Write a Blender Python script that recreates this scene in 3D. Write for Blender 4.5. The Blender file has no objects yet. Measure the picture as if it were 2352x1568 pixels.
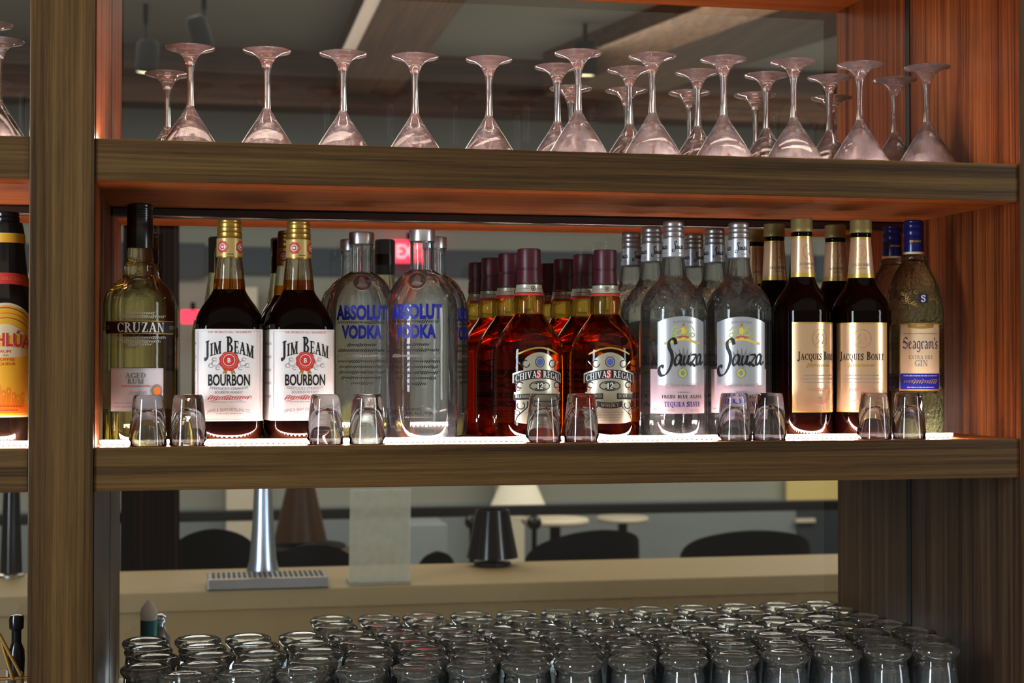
import bpy, bmesh, math, random
from mathutils import Vector, Matrix

random.seed(7)
sc = bpy.context.scene
COL = sc.collection
PI = math.pi

# ------------------------------------------------------------------ camera geometry
CAMP = Vector((0.12985, -1.99886, 1.4))
YAW, PITCH, ROLL, FPX = 0.19668, 0.01446, 0.00064, 3584.58
_cy, _sy, _cp, _sp = math.cos(YAW), math.sin(YAW), math.cos(PITCH), math.sin(PITCH)
FWD = Vector((_sy*_cp, _cy*_cp, _sp))
_r = Vector((_cy, -_sy, 0.0)); _u = _r.cross(FWD)
RGT = _r*math.cos(ROLL) + _u*math.sin(ROLL)
UPV = -_r*math.sin(ROLL) + _u*math.cos(ROLL)


def ray(px, py):
    return FWD*FPX + RGT*(px-1176.0) - UPV*(py-784.0)


def at_y(px, py, Y):
    d = ray(px, py)
    return CAMP + d*((Y-CAMP.y)/d.y)


def at_z(px, py, Z):
    d = ray(px, py)
    return CAMP + d*((Z-CAMP.z)/d.z)


def project(P):
    d = Vector(P)-CAMP
    z = d.dot(FWD)
    return 1176+FPX*d.dot(RGT)/z, 784-FPX*d.dot(UPV)/z


def mpp(P):                       # metres per photo pixel at a point
    return (Vector(P)-CAMP).dot(FWD)/FPX


# shelving dimensions
W = 1.25
Z1T, Z1B, Z2T, Z2B = 1.6801, 1.62748, 1.29612, 1.24209
PANE, DEEP = 0.346, 0.632
Z3B = at_y(1921, 30, DEEP).z      # underside of the top board
ZC = 0.887                        # work surface under the tumblers

# ------------------------------------------------------------------ node helpers


def new_mat(name):
    m = bpy.data.materials.new(name)
    m.use_nodes = True
    nt = m.node_tree
    nt.nodes.clear()
    out = nt.nodes.new('ShaderNodeOutputMaterial')
    return m, nt, out


def N(nt, t, **kw):
    n = nt.nodes.new(t)
    for k, v in kw.items():
        if k in n.inputs:
            n.inputs[k].default_value = v
        else:
            setattr(n, k, v)
    return n


def pbr(name, col, rough=0.5, metal=0.0, spec=0.5, noise=0.06, nscale=40.0, emit=None, estr=0.0, coat=0.0, bump=0.0, bscale=200.0):
    m, nt, out = new_mat(name)
    p = N(nt, 'ShaderNodeBsdfPrincipled')
    p.inputs['Roughness'].default_value = rough
    p.inputs['Metallic'].default_value = metal
    p.inputs['Specular IOR Level'].default_value = spec
    p.inputs['Coat Weight'].default_value = coat
    tc = N(nt, 'ShaderNodeTexCoord')
    nz = N(nt, 'ShaderNodeTexNoise', Scale=nscale, Detail=3.0)
    nt.links.new(tc.outputs['Object'], nz.inputs['Vector'])
    mr = N(nt, 'ShaderNodeMapRange')
    mr.inputs['To Min'].default_value = 1.0-noise
    mr.inputs['To Max'].default_value = 1.0+noise
    nt.links.new(nz.outputs['Fac'], mr.inputs['Value'])
    mx = N(nt, 'ShaderNodeVectorMath', operation='SCALE')
    mx.inputs[0].default_value = col[:3]
    nt.links.new(mr.outputs['Result'], mx.inputs['Scale'])
    nt.links.new(mx.outputs['Vector'], p.inputs['Base Color'])
    if emit:
        p.inputs['Emission Color'].default_value = (*emit, 1)
        p.inputs['Emission Strength'].default_value = estr
    if bump:
        nb = N(nt, 'ShaderNodeTexNoise', Scale=bscale, Detail=2.0)
        nt.links.new(tc.outputs['Object'], nb.inputs['Vector'])
        b = N(nt, 'ShaderNodeBump', Strength=bump, Distance=0.002)
        nt.links.new(nb.outputs['Fac'], b.inputs['Height'])
        nt.links.new(b.outputs['Normal'], p.inputs['Normal'])
    nt.links.new(p.outputs[0], out.inputs[0])
    return m


def wood(name, dark, mid, light, axis, rough=0.42, spec=0.3):
    """Straight-grained walnut veneer; the grain runs along axis (0 x, 1 y, 2 z)."""
    m, nt, out = new_mat(name)
    p = N(nt, 'ShaderNodeBsdfPrincipled', Roughness=rough)
    p.inputs['Specular IOR Level'].default_value = spec
    tc = N(nt, 'ShaderNodeTexCoord')

    def layer(across, along, detail, dist=0.0):
        mp = N(nt, 'ShaderNodeMapping')
        s = [across]*3
        s[axis] = along
        mp.inputs['Scale'].default_value = s
        nt.links.new(tc.outputs['Object'], mp.inputs['Vector'])
        nz = N(nt, 'ShaderNodeTexNoise', Scale=1.0, Detail=detail, Roughness=0.6, Distortion=dist)
        nt.links.new(mp.outputs[0], nz.inputs['Vector'])
        return nz.outputs['Fac']
    a = layer(55, 0.9, 2.0, 0.6)
    b = layer(260, 2.2, 3.0, 0.2)
    c = layer(900, 22.0, 2.0)
    def mathn(op, x, y):
        n = N(nt, 'ShaderNodeMath', operation=op)
        for i, v in enumerate((x, y)):
            if isinstance(v, (int, float)):
                n.inputs[i].default_value = v
            else:
                nt.links.new(v, n.inputs[i])
        return n.outputs[0]
    f = mathn('ADD', mathn('MULTIPLY', a, 0.5), mathn('ADD', mathn('MULTIPLY', b, 0.33), mathn('MULTIPLY', c, 0.17)))
    cr = N(nt, 'ShaderNodeValToRGB')
    e = cr.color_ramp.elements
    e[0].position = 0.385; e[0].color = (*dark, 1)
    e[1].position = 0.62; e[1].color = (*light, 1)
    k = e.new(0.5); k.color = (*mid, 1)
    nt.links.new(f, cr.inputs[0])
    nt.links.new(cr.outputs[0], p.inputs['Base Color'])
    bp = N(nt, 'ShaderNodeBump', Strength=0.12, Distance=0.0006)
    nt.links.new(b, bp.inputs['Height'])
    nt.links.new(bp.outputs[0], p.inputs['Normal'])
    nt.links.new(p.outputs[0], out.inputs[0])
    return m


def glass(name, col=(1, 1, 1), rough=0.0, ior=1.45, clear=0.2, clearcol=None, veil=0.0, veilcol=(1, 1, 1), bump=0.0, bscale=120.0, stretch=1.0, even=False):
    m, nt, out = new_mat(name)
    g = N(nt, 'ShaderNodeBsdfRefraction', Roughness=rough, IOR=ior)
    g.inputs['Color'].default_value = (*col, 1)
    t = N(nt, 'ShaderNodeBsdfTransparent')
    t.inputs['Color'].default_value = (*(clearcol or col), 1)
    mi = N(nt, 'ShaderNodeMixShader')
    mi.inputs[0].default_value = clear
    nt.links.new(g.outputs[0], mi.inputs[1])
    nt.links.new(t.outputs[0], mi.inputs[2])
    gl = N(nt, 'ShaderNodeBsdfGlossy', Roughness=max(rough, 0.02))
    fr = N(nt, 'ShaderNodeFresnel', IOR=ior if ior > 1.1 else 1.2)
    mx = N(nt, 'ShaderNodeMixShader')
    nt.links.new(fr.outputs[0], mx.inputs[0])
    nt.links.new(mi.outputs[0], mx.inputs[1])
    nt.links.new(gl.outputs[0], mx.inputs[2])
    last = mx
    tc = N(nt, 'ShaderNodeTexCoord')
    if veil:
        d = N(nt, 'ShaderNodeBsdfDiffuse')
        d.inputs['Color'].default_value = (*veilcol, 1)
        tr = N(nt, 'ShaderNodeBsdfTranslucent')
        tr.inputs['Color'].default_value = (*veilcol, 1)
        m0 = N(nt, 'ShaderNodeMixShader')
        m0.inputs[0].default_value = 0.5
        nt.links.new(d.outputs[0], m0.inputs[1]); nt.links.new(tr.outputs[0], m0.inputs[2])
        nz = N(nt, 'ShaderNodeTexNoise', Scale=45.0, Detail=4.0)
        nt.links.new(tc.outputs['Object'], nz.inputs['Vector'])
        mr = N(nt, 'ShaderNodeMapRange')
        mr.inputs['From Min'].default_value = 0.3; mr.inputs['From Max'].default_value = 0.7
        mr.inputs['To Min'].default_value = veil*(0.9 if even else 0.4); mr.inputs['To Max'].default_value = veil*(1.1 if even else 1.6)
        nt.links.new(nz.outputs['Fac'], mr.inputs['Value'])
        m1 = N(nt, 'ShaderNodeMixShader')
        nt.links.new(mr.outputs[0], m1.inputs[0])
        nt.links.new(mx.outputs[0], m1.inputs[1]); nt.links.new(m0.outputs[0], m1.inputs[2])
        last = m1
    if bump:
        mp = N(nt, 'ShaderNodeMapping')
        mp.inputs['Scale'].default_value = (1, 1, 1.0/stretch)
        nt.links.new(tc.outputs['Object'], mp.inputs[0])
        nb = N(nt, 'ShaderNodeTexNoise', Scale=bscale, Detail=2.0)
        nt.links.new(mp.outputs[0], nb.inputs['Vector'])
        b = N(nt, 'ShaderNodeBump', Strength=bump, Distance=0.003)
        nt.links.new(nb.outputs['Fac'], b.inputs['Height'])
        for q in (g, gl, fr):
            nt.links.new(b.outputs[0], q.inputs['Normal'])
    nt.links.new(last.outputs[0], out.inputs[0])
    return m


def sheet_glass(name, tint=(0.93, 0.96, 0.94), refl=0.1, edge=0.5, rough=0.0):
    m, nt, out = new_mat(name)
    t = N(nt, 'ShaderNodeBsdfTransparent'); t.inputs[0].default_value = (*tint, 1)
    g = N(nt, 'ShaderNodeBsdfGlossy', Roughness=rough)
    lw = N(nt, 'ShaderNodeLayerWeight', Blend=0.25)
    mr = N(nt, 'ShaderNodeMapRange')
    mr.inputs['To Min'].default_value = refl; mr.inputs['To Max'].default_value = edge
    nt.links.new(lw.outputs['Facing'], mr.inputs['Value'])
    mx = N(nt, 'ShaderNodeMixShader')
    nt.links.new(mr.outputs[0], mx.inputs[0])
    nt.links.new(t.outputs[0], mx.inputs[1]); nt.links.new(g.outputs[0], mx.inputs[2])
    nt.links.new(mx.outputs[0], out.inputs[0])
    return m


def glow(name, col, s):
    m, nt, out = new_mat(name)
    e = N(nt, 'ShaderNodeEmission', Strength=s)
    e.inputs[0].default_value = (*col, 1)
    nt.links.new(e.outputs[0], out.inputs[0])
    return m


def led_mat(name, col, lo, hi, pitch):
    m, nt, out = new_mat(name)
    tc = N(nt, 'ShaderNodeTexCoord')
    sx = N(nt, 'ShaderNodeSeparateXYZ')
    nt.links.new(tc.outputs['Object'], sx.inputs[0])
    mu = N(nt, 'ShaderNodeMath', operation='MULTIPLY'); mu.inputs[1].default_value = 2*PI/pitch
    nt.links.new(sx.outputs[0], mu.inputs[0])
    si = N(nt, 'ShaderNodeMath', operation='SINE'); nt.links.new(mu.outputs[0], si.inputs[0])
    mr = N(nt, 'ShaderNodeMapRange')
    mr.inputs['From Min'].default_value = -0.2; mr.inputs['From Max'].default_value = 0.9
    mr.inputs['To Min'].default_value = lo; mr.inputs['To Max'].default_value = hi
    nt.links.new(si.outputs[0], mr.inputs['Value'])
    e = N(nt, 'ShaderNodeEmission'); e.inputs[0].default_value = (*col, 1)
    nt.links.new(mr.outputs[0], e.inputs['Strength'])
    nt.links.new(e.outputs[0], out.inputs[0])
    return m


# ------------------------------------------------------------------ materials
M = {}
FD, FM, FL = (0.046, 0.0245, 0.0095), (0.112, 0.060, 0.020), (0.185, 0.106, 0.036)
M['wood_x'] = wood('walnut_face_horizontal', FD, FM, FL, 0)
M['wood_z'] = wood('walnut_face_vertical', FD, FM, FL, 2)
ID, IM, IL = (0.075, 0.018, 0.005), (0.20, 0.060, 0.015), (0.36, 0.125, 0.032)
M['inner_x'] = wood('walnut_ledlit_horizontal', (0.40, 0.125, 0.028), (0.54, 0.185, 0.046), (0.62, 0.24, 0.065), 0, 0.6, 0.12)  # same walnut, the orange of the LED light put into its colour
M['low_z'] = wood('walnut_shade_toned', (0.034, 0.0165, 0.009), (0.076, 0.041, 0.022), (0.135, 0.078, 0.041), 2)  # same walnut again, shade of the unlit lower bay put into its colour
M['inner_z'] = wood('walnut_ledlit_vertical', ID, IM, IL, 2, 0.55, 0.15)  # LED-lit orange in the colour here too
M['beam_x'] = wood('beam_wood_x', (0.03, 0.014, 0.008), (0.07, 0.032, 0.017), (0.11, 0.052, 0.028), 0, 0.55)
M['beam_y'] = wood('beam_wood_y', (0.06, 0.032, 0.018), (0.11, 0.058, 0.03), (0.16, 0.088, 0.048), 1, 0.55)
M['pane'] = sheet_glass('clear_pane', (0.88, 0.90, 0.89), 0.06, 0.4)
M['black'] = pbr('matt_black', (0.006, 0.006, 0.006), 0.6)
M['blackgloss'] = pbr('black_gloss', (0.008, 0.008, 0.009), 0.18)
M['channel'] = pbr('dark_metal_channel', (0.10, 0.10, 0.105), 0.3, 0.9)
M['led_dots'] = led_mat('led_dots', (1.0, 0.80, 0.76), 1.0, 420.0, 0.0070)
M['led_bar'] = glow('led_diffuser', (1.0, 0.78, 0.72), 125.0)
M['tumbler_fill'] = glow('tumbler_fill', (0.80, 0.90, 1.0), 30.0)  # added fill glow for the tumblers, not one of the shelf LEDs
M['chrome'] = pbr('chrome', (0.66, 0.76, 0.92), 0.30, 1.0)
M['steel_top'] = pbr('steel_worktop', (0.80, 0.76, 0.66), 0.4, 0.1)
M['steel'] = pbr('brushed_steel', (0.45, 0.43, 0.41), 0.35, 1.0)
M['martini'] = glass('martini_glass', (1.0, 0.97, 0.965), 0.0, 1.5, 0.12, veil=0.05, veilcol=(1.0, 0.92, 0.92))  # pink veil on stem, bowl and foot stands in for caught LED light
M['bowl'] = glass('martini_bowl', (1.0, 0.95, 0.945), 0.0, 1.5, 0.22, veil=0.15, veilcol=(1.0, 0.90, 0.90))
M['foot'] = glass('martini_foot', (1.0, 0.97, 0.965), 0.0, 1.5, 0.18, veil=0.15, veilcol=(1.0, 0.88, 0.88))
M['shot'] = glass('shot_glass', (1, 1, 1), 0.0, 1.5, 0.06)
M['tumbler'] = glass('tumbler_glass', (0.99, 0.999, 0.996), 0.0, 1.5, 0.80, bump=0.15, bscale=60, stretch=6, veil=0.04, veilcol=(0.90, 0.97, 1.0), even=True)
M['tumbler_base'] = glass('tumbler_base_glass', (0.975, 0.997, 0.99), 0.0, 1.5, 0.7, bump=0.1, bscale=80, veil=0.06, veilcol=(0.95, 0.93, 0.80), even=True)  # warm veil puts the tan counter's reflection into the base colour
M['vodka'] = glass('vodka_glass', (0.97, 0.99, 1.0), 0.0, 1.36, 0.62, bump=0.25, bscale=35, stretch=5, veil=0.018, veilcol=(0.75, 0.86, 1.0))
M['tequila'] = glass('tequila_glass', (0.95, 0.97, 0.96), 0.0, 1.38, 0.68, bump=0.2, bscale=40, stretch=4, veil=0.02, veilcol=(0.85, 0.88, 0.92))
M['teq_shoulder'] = glass('tequila_shoulder', (0.97, 0.985, 0.98), 0.0, 1.4, 0.5, bump=0.7, bscale=110, veil=0.025, veilcol=(0.85, 0.88, 0.92))
M['rum'] = glass('rum_liquid', (0.95, 0.93, 0.76), 0.0, 1.34, 0.4)
M['rum_neck'] = glass('rum_neck', (0.95, 0.92, 0.78), 0.0, 1.42, 0.25)
M['gin'] = glass('gin_glass', (0.93, 0.92, 0.80), 0.0, 1.38, 0.3, bump=1.0, bscale=150)
M['scotch'] = glass('scotch_liquid', (0.88, 0.38, 0.06), 0.0, 1.33, 0.15, clearcol=(0.85, 0.34, 0.05))
M['scotch_neck'] = glass('scotch_neck', (0.98, 0.80, 0.32), 0.0, 1.42, 0.25)
M['bourbon'] = pbr('bourbon_liquid', (0.004, 0.001, 0.0007), 0.05, 0.0, 0.13)
M['bourbon_neck'] = glass('bourbon_neck_glass', (0.98, 0.95, 0.86), 0.02, 1.42, 0.25)
M['bourbon_amber'] = glass('bourbon_amber', (0.85, 0.50, 0.12), 0.0, 1.36, 0.2)
M['brandy'] = pbr('brandy_liquid', (0.005, 0.001, 0.0007), 0.05, 0.0, 0.16)
M['coffee'] = pbr('coffee_liqueur', (0.006, 0.003, 0.002), 0.1, 0.0, 0.6)
M['olive_glass'] = glass('olive_glass', (0.75, 0.66, 0.28), 0.0, 1.36, 0.3)
M['paper'] = pbr('white_paper', (0.84, 0.80, 0.77), 0.55)
M['paper_cool'] = pbr('cool_white_paper', (0.74, 0.72, 0.76), 0.5)
M['ink'] = pbr('black_ink', (0.012, 0.011, 0.011), 0.5)
M['grey_ink'] = pbr('grey_ink', (0.30, 0.28, 0.28), 0.5)
M['pale_ink'] = pbr('pale_grey_ink', (0.52, 0.50, 0.50), 0.5)
M['red'] = pbr('red_ink', (0.62, 0.05, 0.04), 0.5)
M['pale_red'] = pbr('pale_red_ink', (0.72, 0.30, 0.27), 0.5)
M['gold_ink'] = pbr('gold_ink', (0.48, 0.31, 0.07), 0.4, 0.3)
M['blue'] = pbr('blue_ink', (0.012, 0.02, 0.30), 0.45)
M['midblue'] = pbr('mid_blue_ink', (0.10, 0.14, 0.45), 0.45)
M['navy'] = pbr('navy_ink', (0.02, 0.022, 0.12), 0.5)
M['cream'] = pbr('cream_paper', (0.78, 0.62, 0.40), 0.45)
M['peach'] = pbr('peach_paper', (0.74, 0.50, 0.30), 0.26, 0.45)
M['goldfoil'] = pbr('gold_foil', (0.66, 0.46, 0.13), 0.3, 0.5)
M['silver_label'] = pbr('silver_label', (0.50, 0.515, 0.53), 0.3, 0.35)
M['silver_dark'] = pbr('silver_label_shade', (0.30, 0.305, 0.315), 0.3, 0.35)
M['pink_paper'] = pbr('pink_paper', (0.60, 0.47, 0.51), 0.45)
M['lime'] = pbr('lime_ink', (0.55, 0.58, 0.12), 0.4)
M['yellow'] = pbr('yellow_ink', (0.80, 0.60, 0.10), 0.4)
M['orange'] = pbr('orange_ink', (0.85, 0.25, 0.02), 0.45)
M['scotch_label'] = pbr('scotch_label', (0.50, 0.47, 0.36), 0.3, 0.35)
M['kahlua_yellow'] = pbr('amber_label', (0.85, 0.46, 0.04), 0.45)
M['cap_gold'] = pbr('gold_cap', (0.46, 0.29, 0.07), 0.32, 0.7)
M['cap_olive'] = pbr('olive_gold_cap', (0.34, 0.27, 0.10), 0.45, 0.35)
M['cap_silver'] = pbr('silver_cap', (0.62, 0.61, 0.62), 0.28, 0.85)
M['cap_dull'] = pbr('dull_silver_cap', (0.42, 0.40, 0.39), 0.35, 0.8)
M['cap_maroon'] = pbr('maroon_cap', (0.085, 0.011, 0.020), 0.4)
M['cap_blue'] = pbr('blue_cap', (0.012, 0.016, 0.16), 0.25)
M['cap_black'] = pbr('black_cap', (0.007, 0.007, 0.007), 0.22)
M['seal_gold'] = pbr('seal_gold', (0.52, 0.38, 0.14), 0.4, 0.3)
M['medal'] = glass('embossed_seal', (0.62, 0.58, 0.60), 0.25, 1.4, 0.15)
M['tinted_edge'] = sheet_glass('acrylic_sheet', (0.62, 0.63, 0.60), 0.10, 0.5, 0.15)
M['acrylic'] = glass('frosted_acrylic', (0.92, 0.93, 0.90), 0.10, 1.02, 0.85, veil=0.55, veilcol=(0.72, 0.73, 0.66), even=True)
M['counter'] = pbr('tan_stone', (0.42, 0.32, 0.165), 0.5, noise=0.04, nscale=6)
M['counter_edge'] = pbr('tan_stone_front', (0.40, 0.29, 0.14), 0.5, noise=0.05, nscale=5)
M['plaster'] = pbr('grey_plaster', (0.30, 0.30, 0.26), 0.8, noise=0.05, nscale=3)
M['ceil'] = pbr('ceiling_board', (0.24, 0.24, 0.205), 0.8, noise=0.05, nscale=2)
M['wall_band'] = pbr('slate_band', (0.09, 0.115, 0.14), 0.7)
M['floor'] = pbr('dark_floor', (0.10, 0.08, 0.065), 0.5, noise=0.15, nscale=5)
M['chair_black'] = pbr('black_leather', (0.004, 0.004, 0.006), 0.6, spec=0.15)
M['chair_tan'] = pbr('tan_leather', (0.30, 0.19, 0.09), 0.5)
M['white_top'] = pbr('white_table', (0.75, 0.68, 0.55), 0.4)
M['lamp_cream'] = pbr('cream_shade', (0.70, 0.66, 0.54), 0.7, emit=(1, 0.93, 0.75), estr=0.15)
M['amber_shade'] = pbr('amber_shade', (0.065, 0.026, 0.008), 0.35)
M['maroon'] = pbr('dark_maroon', (0.030, 0.005, 0.003), 0.6, spec=0.1)
M['exit_red'] = glow('exit_red', (1.0, 0.05, 0.09), 2.4)
M['exit_word'] = glow('exit_word', (1.0, 0.30, 0.33), 2.6)
M['warm_lamp'] = glow('warm_lamp', (1.0, 0.90, 0.55), 3.0)
M['can'] = pbr('spot_can', (0.004, 0.005, 0.006), 0.7, spec=0.1)
M['greyblue'] = pbr('grey_blue_wall', (0.30, 0.345, 0.36), 0.7, noise=0.05, nscale=2)
M['palewall'] = pbr('pale_wall', (0.40, 0.41, 0.36), 0.75, noise=0.05, nscale=2)
M['yellow_board'] = pbr('yellow_board', (0.62, 0.50, 0.20), 0.6, emit=(1, 0.8, 0.35), estr=0.12)
M['dark_door'] = pbr('slate_door', (0.055, 0.07, 0.085), 0.5)
M['teal'] = pbr('teal_plastic', (0.03, 0.24, 0.25), 0.3)
M['whip'] = glass('white_plastic', (0.95, 0.9, 0.86), 0.3, 1.4, 0.0, veil=0.9, veilcol=(0.97, 0.92, 0.88), even=True)
M['gold_metal'] = pbr('brass', (0.60, 0.36, 0.10), 0.3, 0.9)

# ------------------------------------------------------------------ mesh builder


class MB:
    def __init__(self):
        self.v, self.f, self.m, self.mats = [], [], [], []

    def mi(self, mat):
        if mat not in self.mats:
            self.mats.append(mat)
        return self.mats.index(mat)

    def poly(self, pts, mat):
        i = len(self.v)
        self.v += [tuple(p) for p in pts]
        self.f.append(tuple(range(i, i+len(pts))))
        self.m.append(self.mi(mat))

    def grid(self, rows, mat, closed=False):
        i = len(self.v)
        n = len(rows[0])
        for r in rows:
            self.v += [tuple(p) for p in r]
        k = self.mi(mat)
        for a in range(len(rows)-1):
            for b in range(n if closed else n-1):
                c = (b+1) % n
                self.f.append((i+a*n+b, i+a*n+c, i+(a+1)*n+c, i+(a+1)*n+b))
                self.m.append(k)

    def box(self, x0, x1, y0, y1, z0, z1, mat):
        i = len(self.v)
        self.v += [(x, y, z) for z in (z0, z1) for y in (y0, y1) for x in (x0, x1)]
        k = self.mi(mat)
        for q in ((0, 2, 3, 1), (4, 5, 7, 6), (0, 1, 5, 4), (2, 6, 7, 3), (0, 4, 6, 2), (1, 3, 7, 5)):
            self.f.append(tuple(i+a for a in q))
            self.m.append(k)

    def lathe(self, prof, mat, seg=40, cx=0, cy=0, sq=None, cap0=False, cap1=False, ribs=None):
        """prof: list of (r, z) or (r, z, n) with n the squareness exponent (2 = round)."""
        rows = []
        for q in prof:
            r, z = q[0], q[1]
            n = q[2] if len(q) > 2 else 2.0
            row = []
            for a in range(seg):
                t = 2*PI*a/seg
                c, s = math.cos(t), math.sin(t)
                k = 1.0 if n == 2.0 else 1.0/((abs(c)**n+abs(s)**n)**(1.0/n))
                if ribs:
                    k *= 1+ribs[1]*math.cos(ribs[0]*t)
                row.append((cx+r*k*c, cy+r*k*s, z))
            rows.append(row)
        i = len(self.v)
        nrow = len(rows)
        k = self.mi(mat)
        idx = []
        for r, q in zip(rows, prof):
            if q[0] < 1e-6:
                self.v.append((cx, cy, q[1])); idx.append([len(self.v)-1]*seg)
            else:
                s0 = len(self.v)
                self.v += r
                idx.append(list(range(s0, s0+seg)))
        for a in range(nrow-1):
            A, B = idx[a], idx[a+1]
            for b in range(seg):
                c = (b+1) % seg
                if A[0] == A[1]:
                    if B[0] != B[1]:
                        self.f.append((A[0], B[c], B[b])); self.m.append(k)
                elif B[0] == B[1]:
                    self.f.append((A[b], A[c], B[0])); self.m.append(k)
                else:
                    self.f.append((A[b], A[c], B[c], B[b])); self.m.append(k)
        if cap0 and idx[0][0] != idx[0][1]:
            self.f.append(tuple(reversed(idx[0]))); self.m.append(k)
        if cap1 and idx[-1][0] != idx[-1][1]:
            self.f.append(tuple(idx[-1])); self.m.append(k)

    def tube(self, pts, r, mat, seg=8):
        pts = [Vector(p) for p in pts]
        rows = []
        for i, p in enumerate(pts):
            d = (pts[min(i+1, len(pts)-1)]-pts[max(i-1, 0)]).normalized()
            a = d.cross(Vector((0, 0, 1)))
            if a.length < 1e-4:
                a = d.cross(Vector((1, 0, 0)))
            a.normalize(); b = d.cross(a)
            rr = r[i] if isinstance(r, (list, tuple)) else r
            rows.append([p+a*(rr*math.cos(2*PI*k/seg))+b*(rr*math.sin(2*PI*k/seg)) for k in range(seg)])
        i0 = len(self.v)
        self.grid(rows, mat, True)
        k = self.mi(mat)
        self.f.append(tuple(range(i0, i0+seg))); self.m.append(k)
        e = i0+seg*(len(rows)-1)
        self.f.append(tuple(reversed(range(e, e+seg)))); self.m.append(k)

    def build(self, name, parent=None, smooth=False, bevel=0.0, recalc=True):
        me = bpy.data.meshes.new(name)
        me.from_pydata([tuple(p) for p in self.v], [], self.f)
        for mt in self.mats:
            me.materials.append(mt)
        me.polygons.foreach_set('material_index', self.m)
        if smooth:
            me.polygons.foreach_set('use_smooth', [True]*len(me.polygons))
        if recalc:
            bm = bmesh.new(); bm.from_mesh(me)
            bmesh.ops.recalc_face_normals(bm, faces=bm.faces)
            bm.to_mesh(me); bm.free()
        if smooth:
            me.set_sharp_from_angle(angle=math.radians(38))
        me.update()
        o = bpy.data.objects.new(name, me)
        COL.objects.link(o)
        if parent:
            o.parent = parent
        if bevel:
            b = o.modifiers.new('bevel', 'BEVEL'); b.width = bevel; b.segments = 2; b.limit_method = 'ANGLE'
        return o


def lathe_obj(name, prof, mat, parent=None, seg=40, **kw):
    m = MB(); m.lathe(prof, mat, seg, **kw)
    return m.build(name, parent, smooth=True)


def tag(o, label, cat, group=None, kind=None):
    o['label'] = label; o['category'] = cat
    if group:
        o['group'] = group
    if kind:
        o['kind'] = kind
    return o


def empty(name, loc=(0, 0, 0), rz=0.0):
    o = bpy.data.objects.new(name, None)
    o.location = loc; o.rotation_euler = (0, 0, rz)
    o.empty_display_size = 0.02
    COL.objects.link(o)
    return o


def structure(o, label=None):
    o['kind'] = 'structure'
    if label:
        o['label'] = label
    return o


def copy_tree(o, parent=None):
    c = o.copy()
    COL.objects.link(c)
    c.parent = parent
    for ch in list(o.children):
        copy_tree(ch, c)
    return c


# ------------------------------------------------------------------ lettering
_T, _H = 0.19, 0.075


def _rect(x0, y0, x1, y1):
    return [(x0, y0), (x1, y0), (x1, y1), (x0, y1)]


def _stem(x, t=_T, y0=0.0, y1=1.0, s0=True, s1=True):
    o = [_rect(x-t/2, y0, x+t/2, y1)]
    if s0: o.append(_rect(x-t/2-.085, y0, x+t/2+.085, y0+_H))
    if s1: o.append(_rect(x-t/2-.085, y1-_H, x+t/2+.085, y1))
    return o


def _diag(x0, y0, x1, y1, t):
    return [[(x0-t/2, y0), (x0+t/2, y0), (x1+t/2, y1), (x1-t/2, y1)]]


def _arc(cx, cy, rx, ry, a0, a1, t=_T, h=_H, n=14):
    o = []
    for i in range(n):
        q = []
        for a in (a0+(a1-a0)*i/n, a0+(a1-a0)*(i+1)/n):
            c, s = math.cos(math.radians(a)), math.sin(math.radians(a))
            q.append(((cx+rx*c, cy+ry*s), (cx+(rx-t)*c, cy+(ry-h)*s)))
        o.append([q[0][0], q[1][0], q[1][1], q[0][1]])
    return o


def catmull(pts, n=6):
    P = [pts[0]]+list(pts)+[pts[-1]]
    o = []
    for i in range(1, len(P)-2):
        for k in range(n):
            t = k/n
            o.append(tuple(0.5*((2*P[i][j])+(-P[i-1][j]+P[i+1][j])*t+(2*P[i-1][j]-5*P[i][j]+4*P[i+1][j]-P[i+2][j])*t*t +
                                (-P[i-1][j]+3*P[i][j]-3*P[i+1][j]+P[i+2][j])*t**3) for j in range(2)))
    o.append(tuple(pts[-1]))
    return o


def pen(pts, tmin, tmax, ang, smooth=6):
    """Broad-nib stroke: thin along the nib angle, thick across it."""
    p = catmull(pts, smooth) if smooth else list(pts)
    L, R = [], []
    for i, q in enumerate(p):
        a, b = p[max(i-1, 0)], p[min(i+1, len(p)-1)]
        dx, dy = b[0]-a[0], b[1]-a[1]
        l = math.hypot(dx, dy) or 1e-6
        th = math.atan2(dy, dx)
        w = tmin+(tmax-tmin)*abs(math.sin(th-math.radians(ang)))
        nx, ny = -dy/l*w/2, dx/l*w/2
        L.append((q[0]+nx, q[1]+ny)); R.append((q[0]-nx, q[1]-ny))
    return [[L[i], L[i+1], R[i+1], R[i]] for i in range(len(p)-1)]


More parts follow.
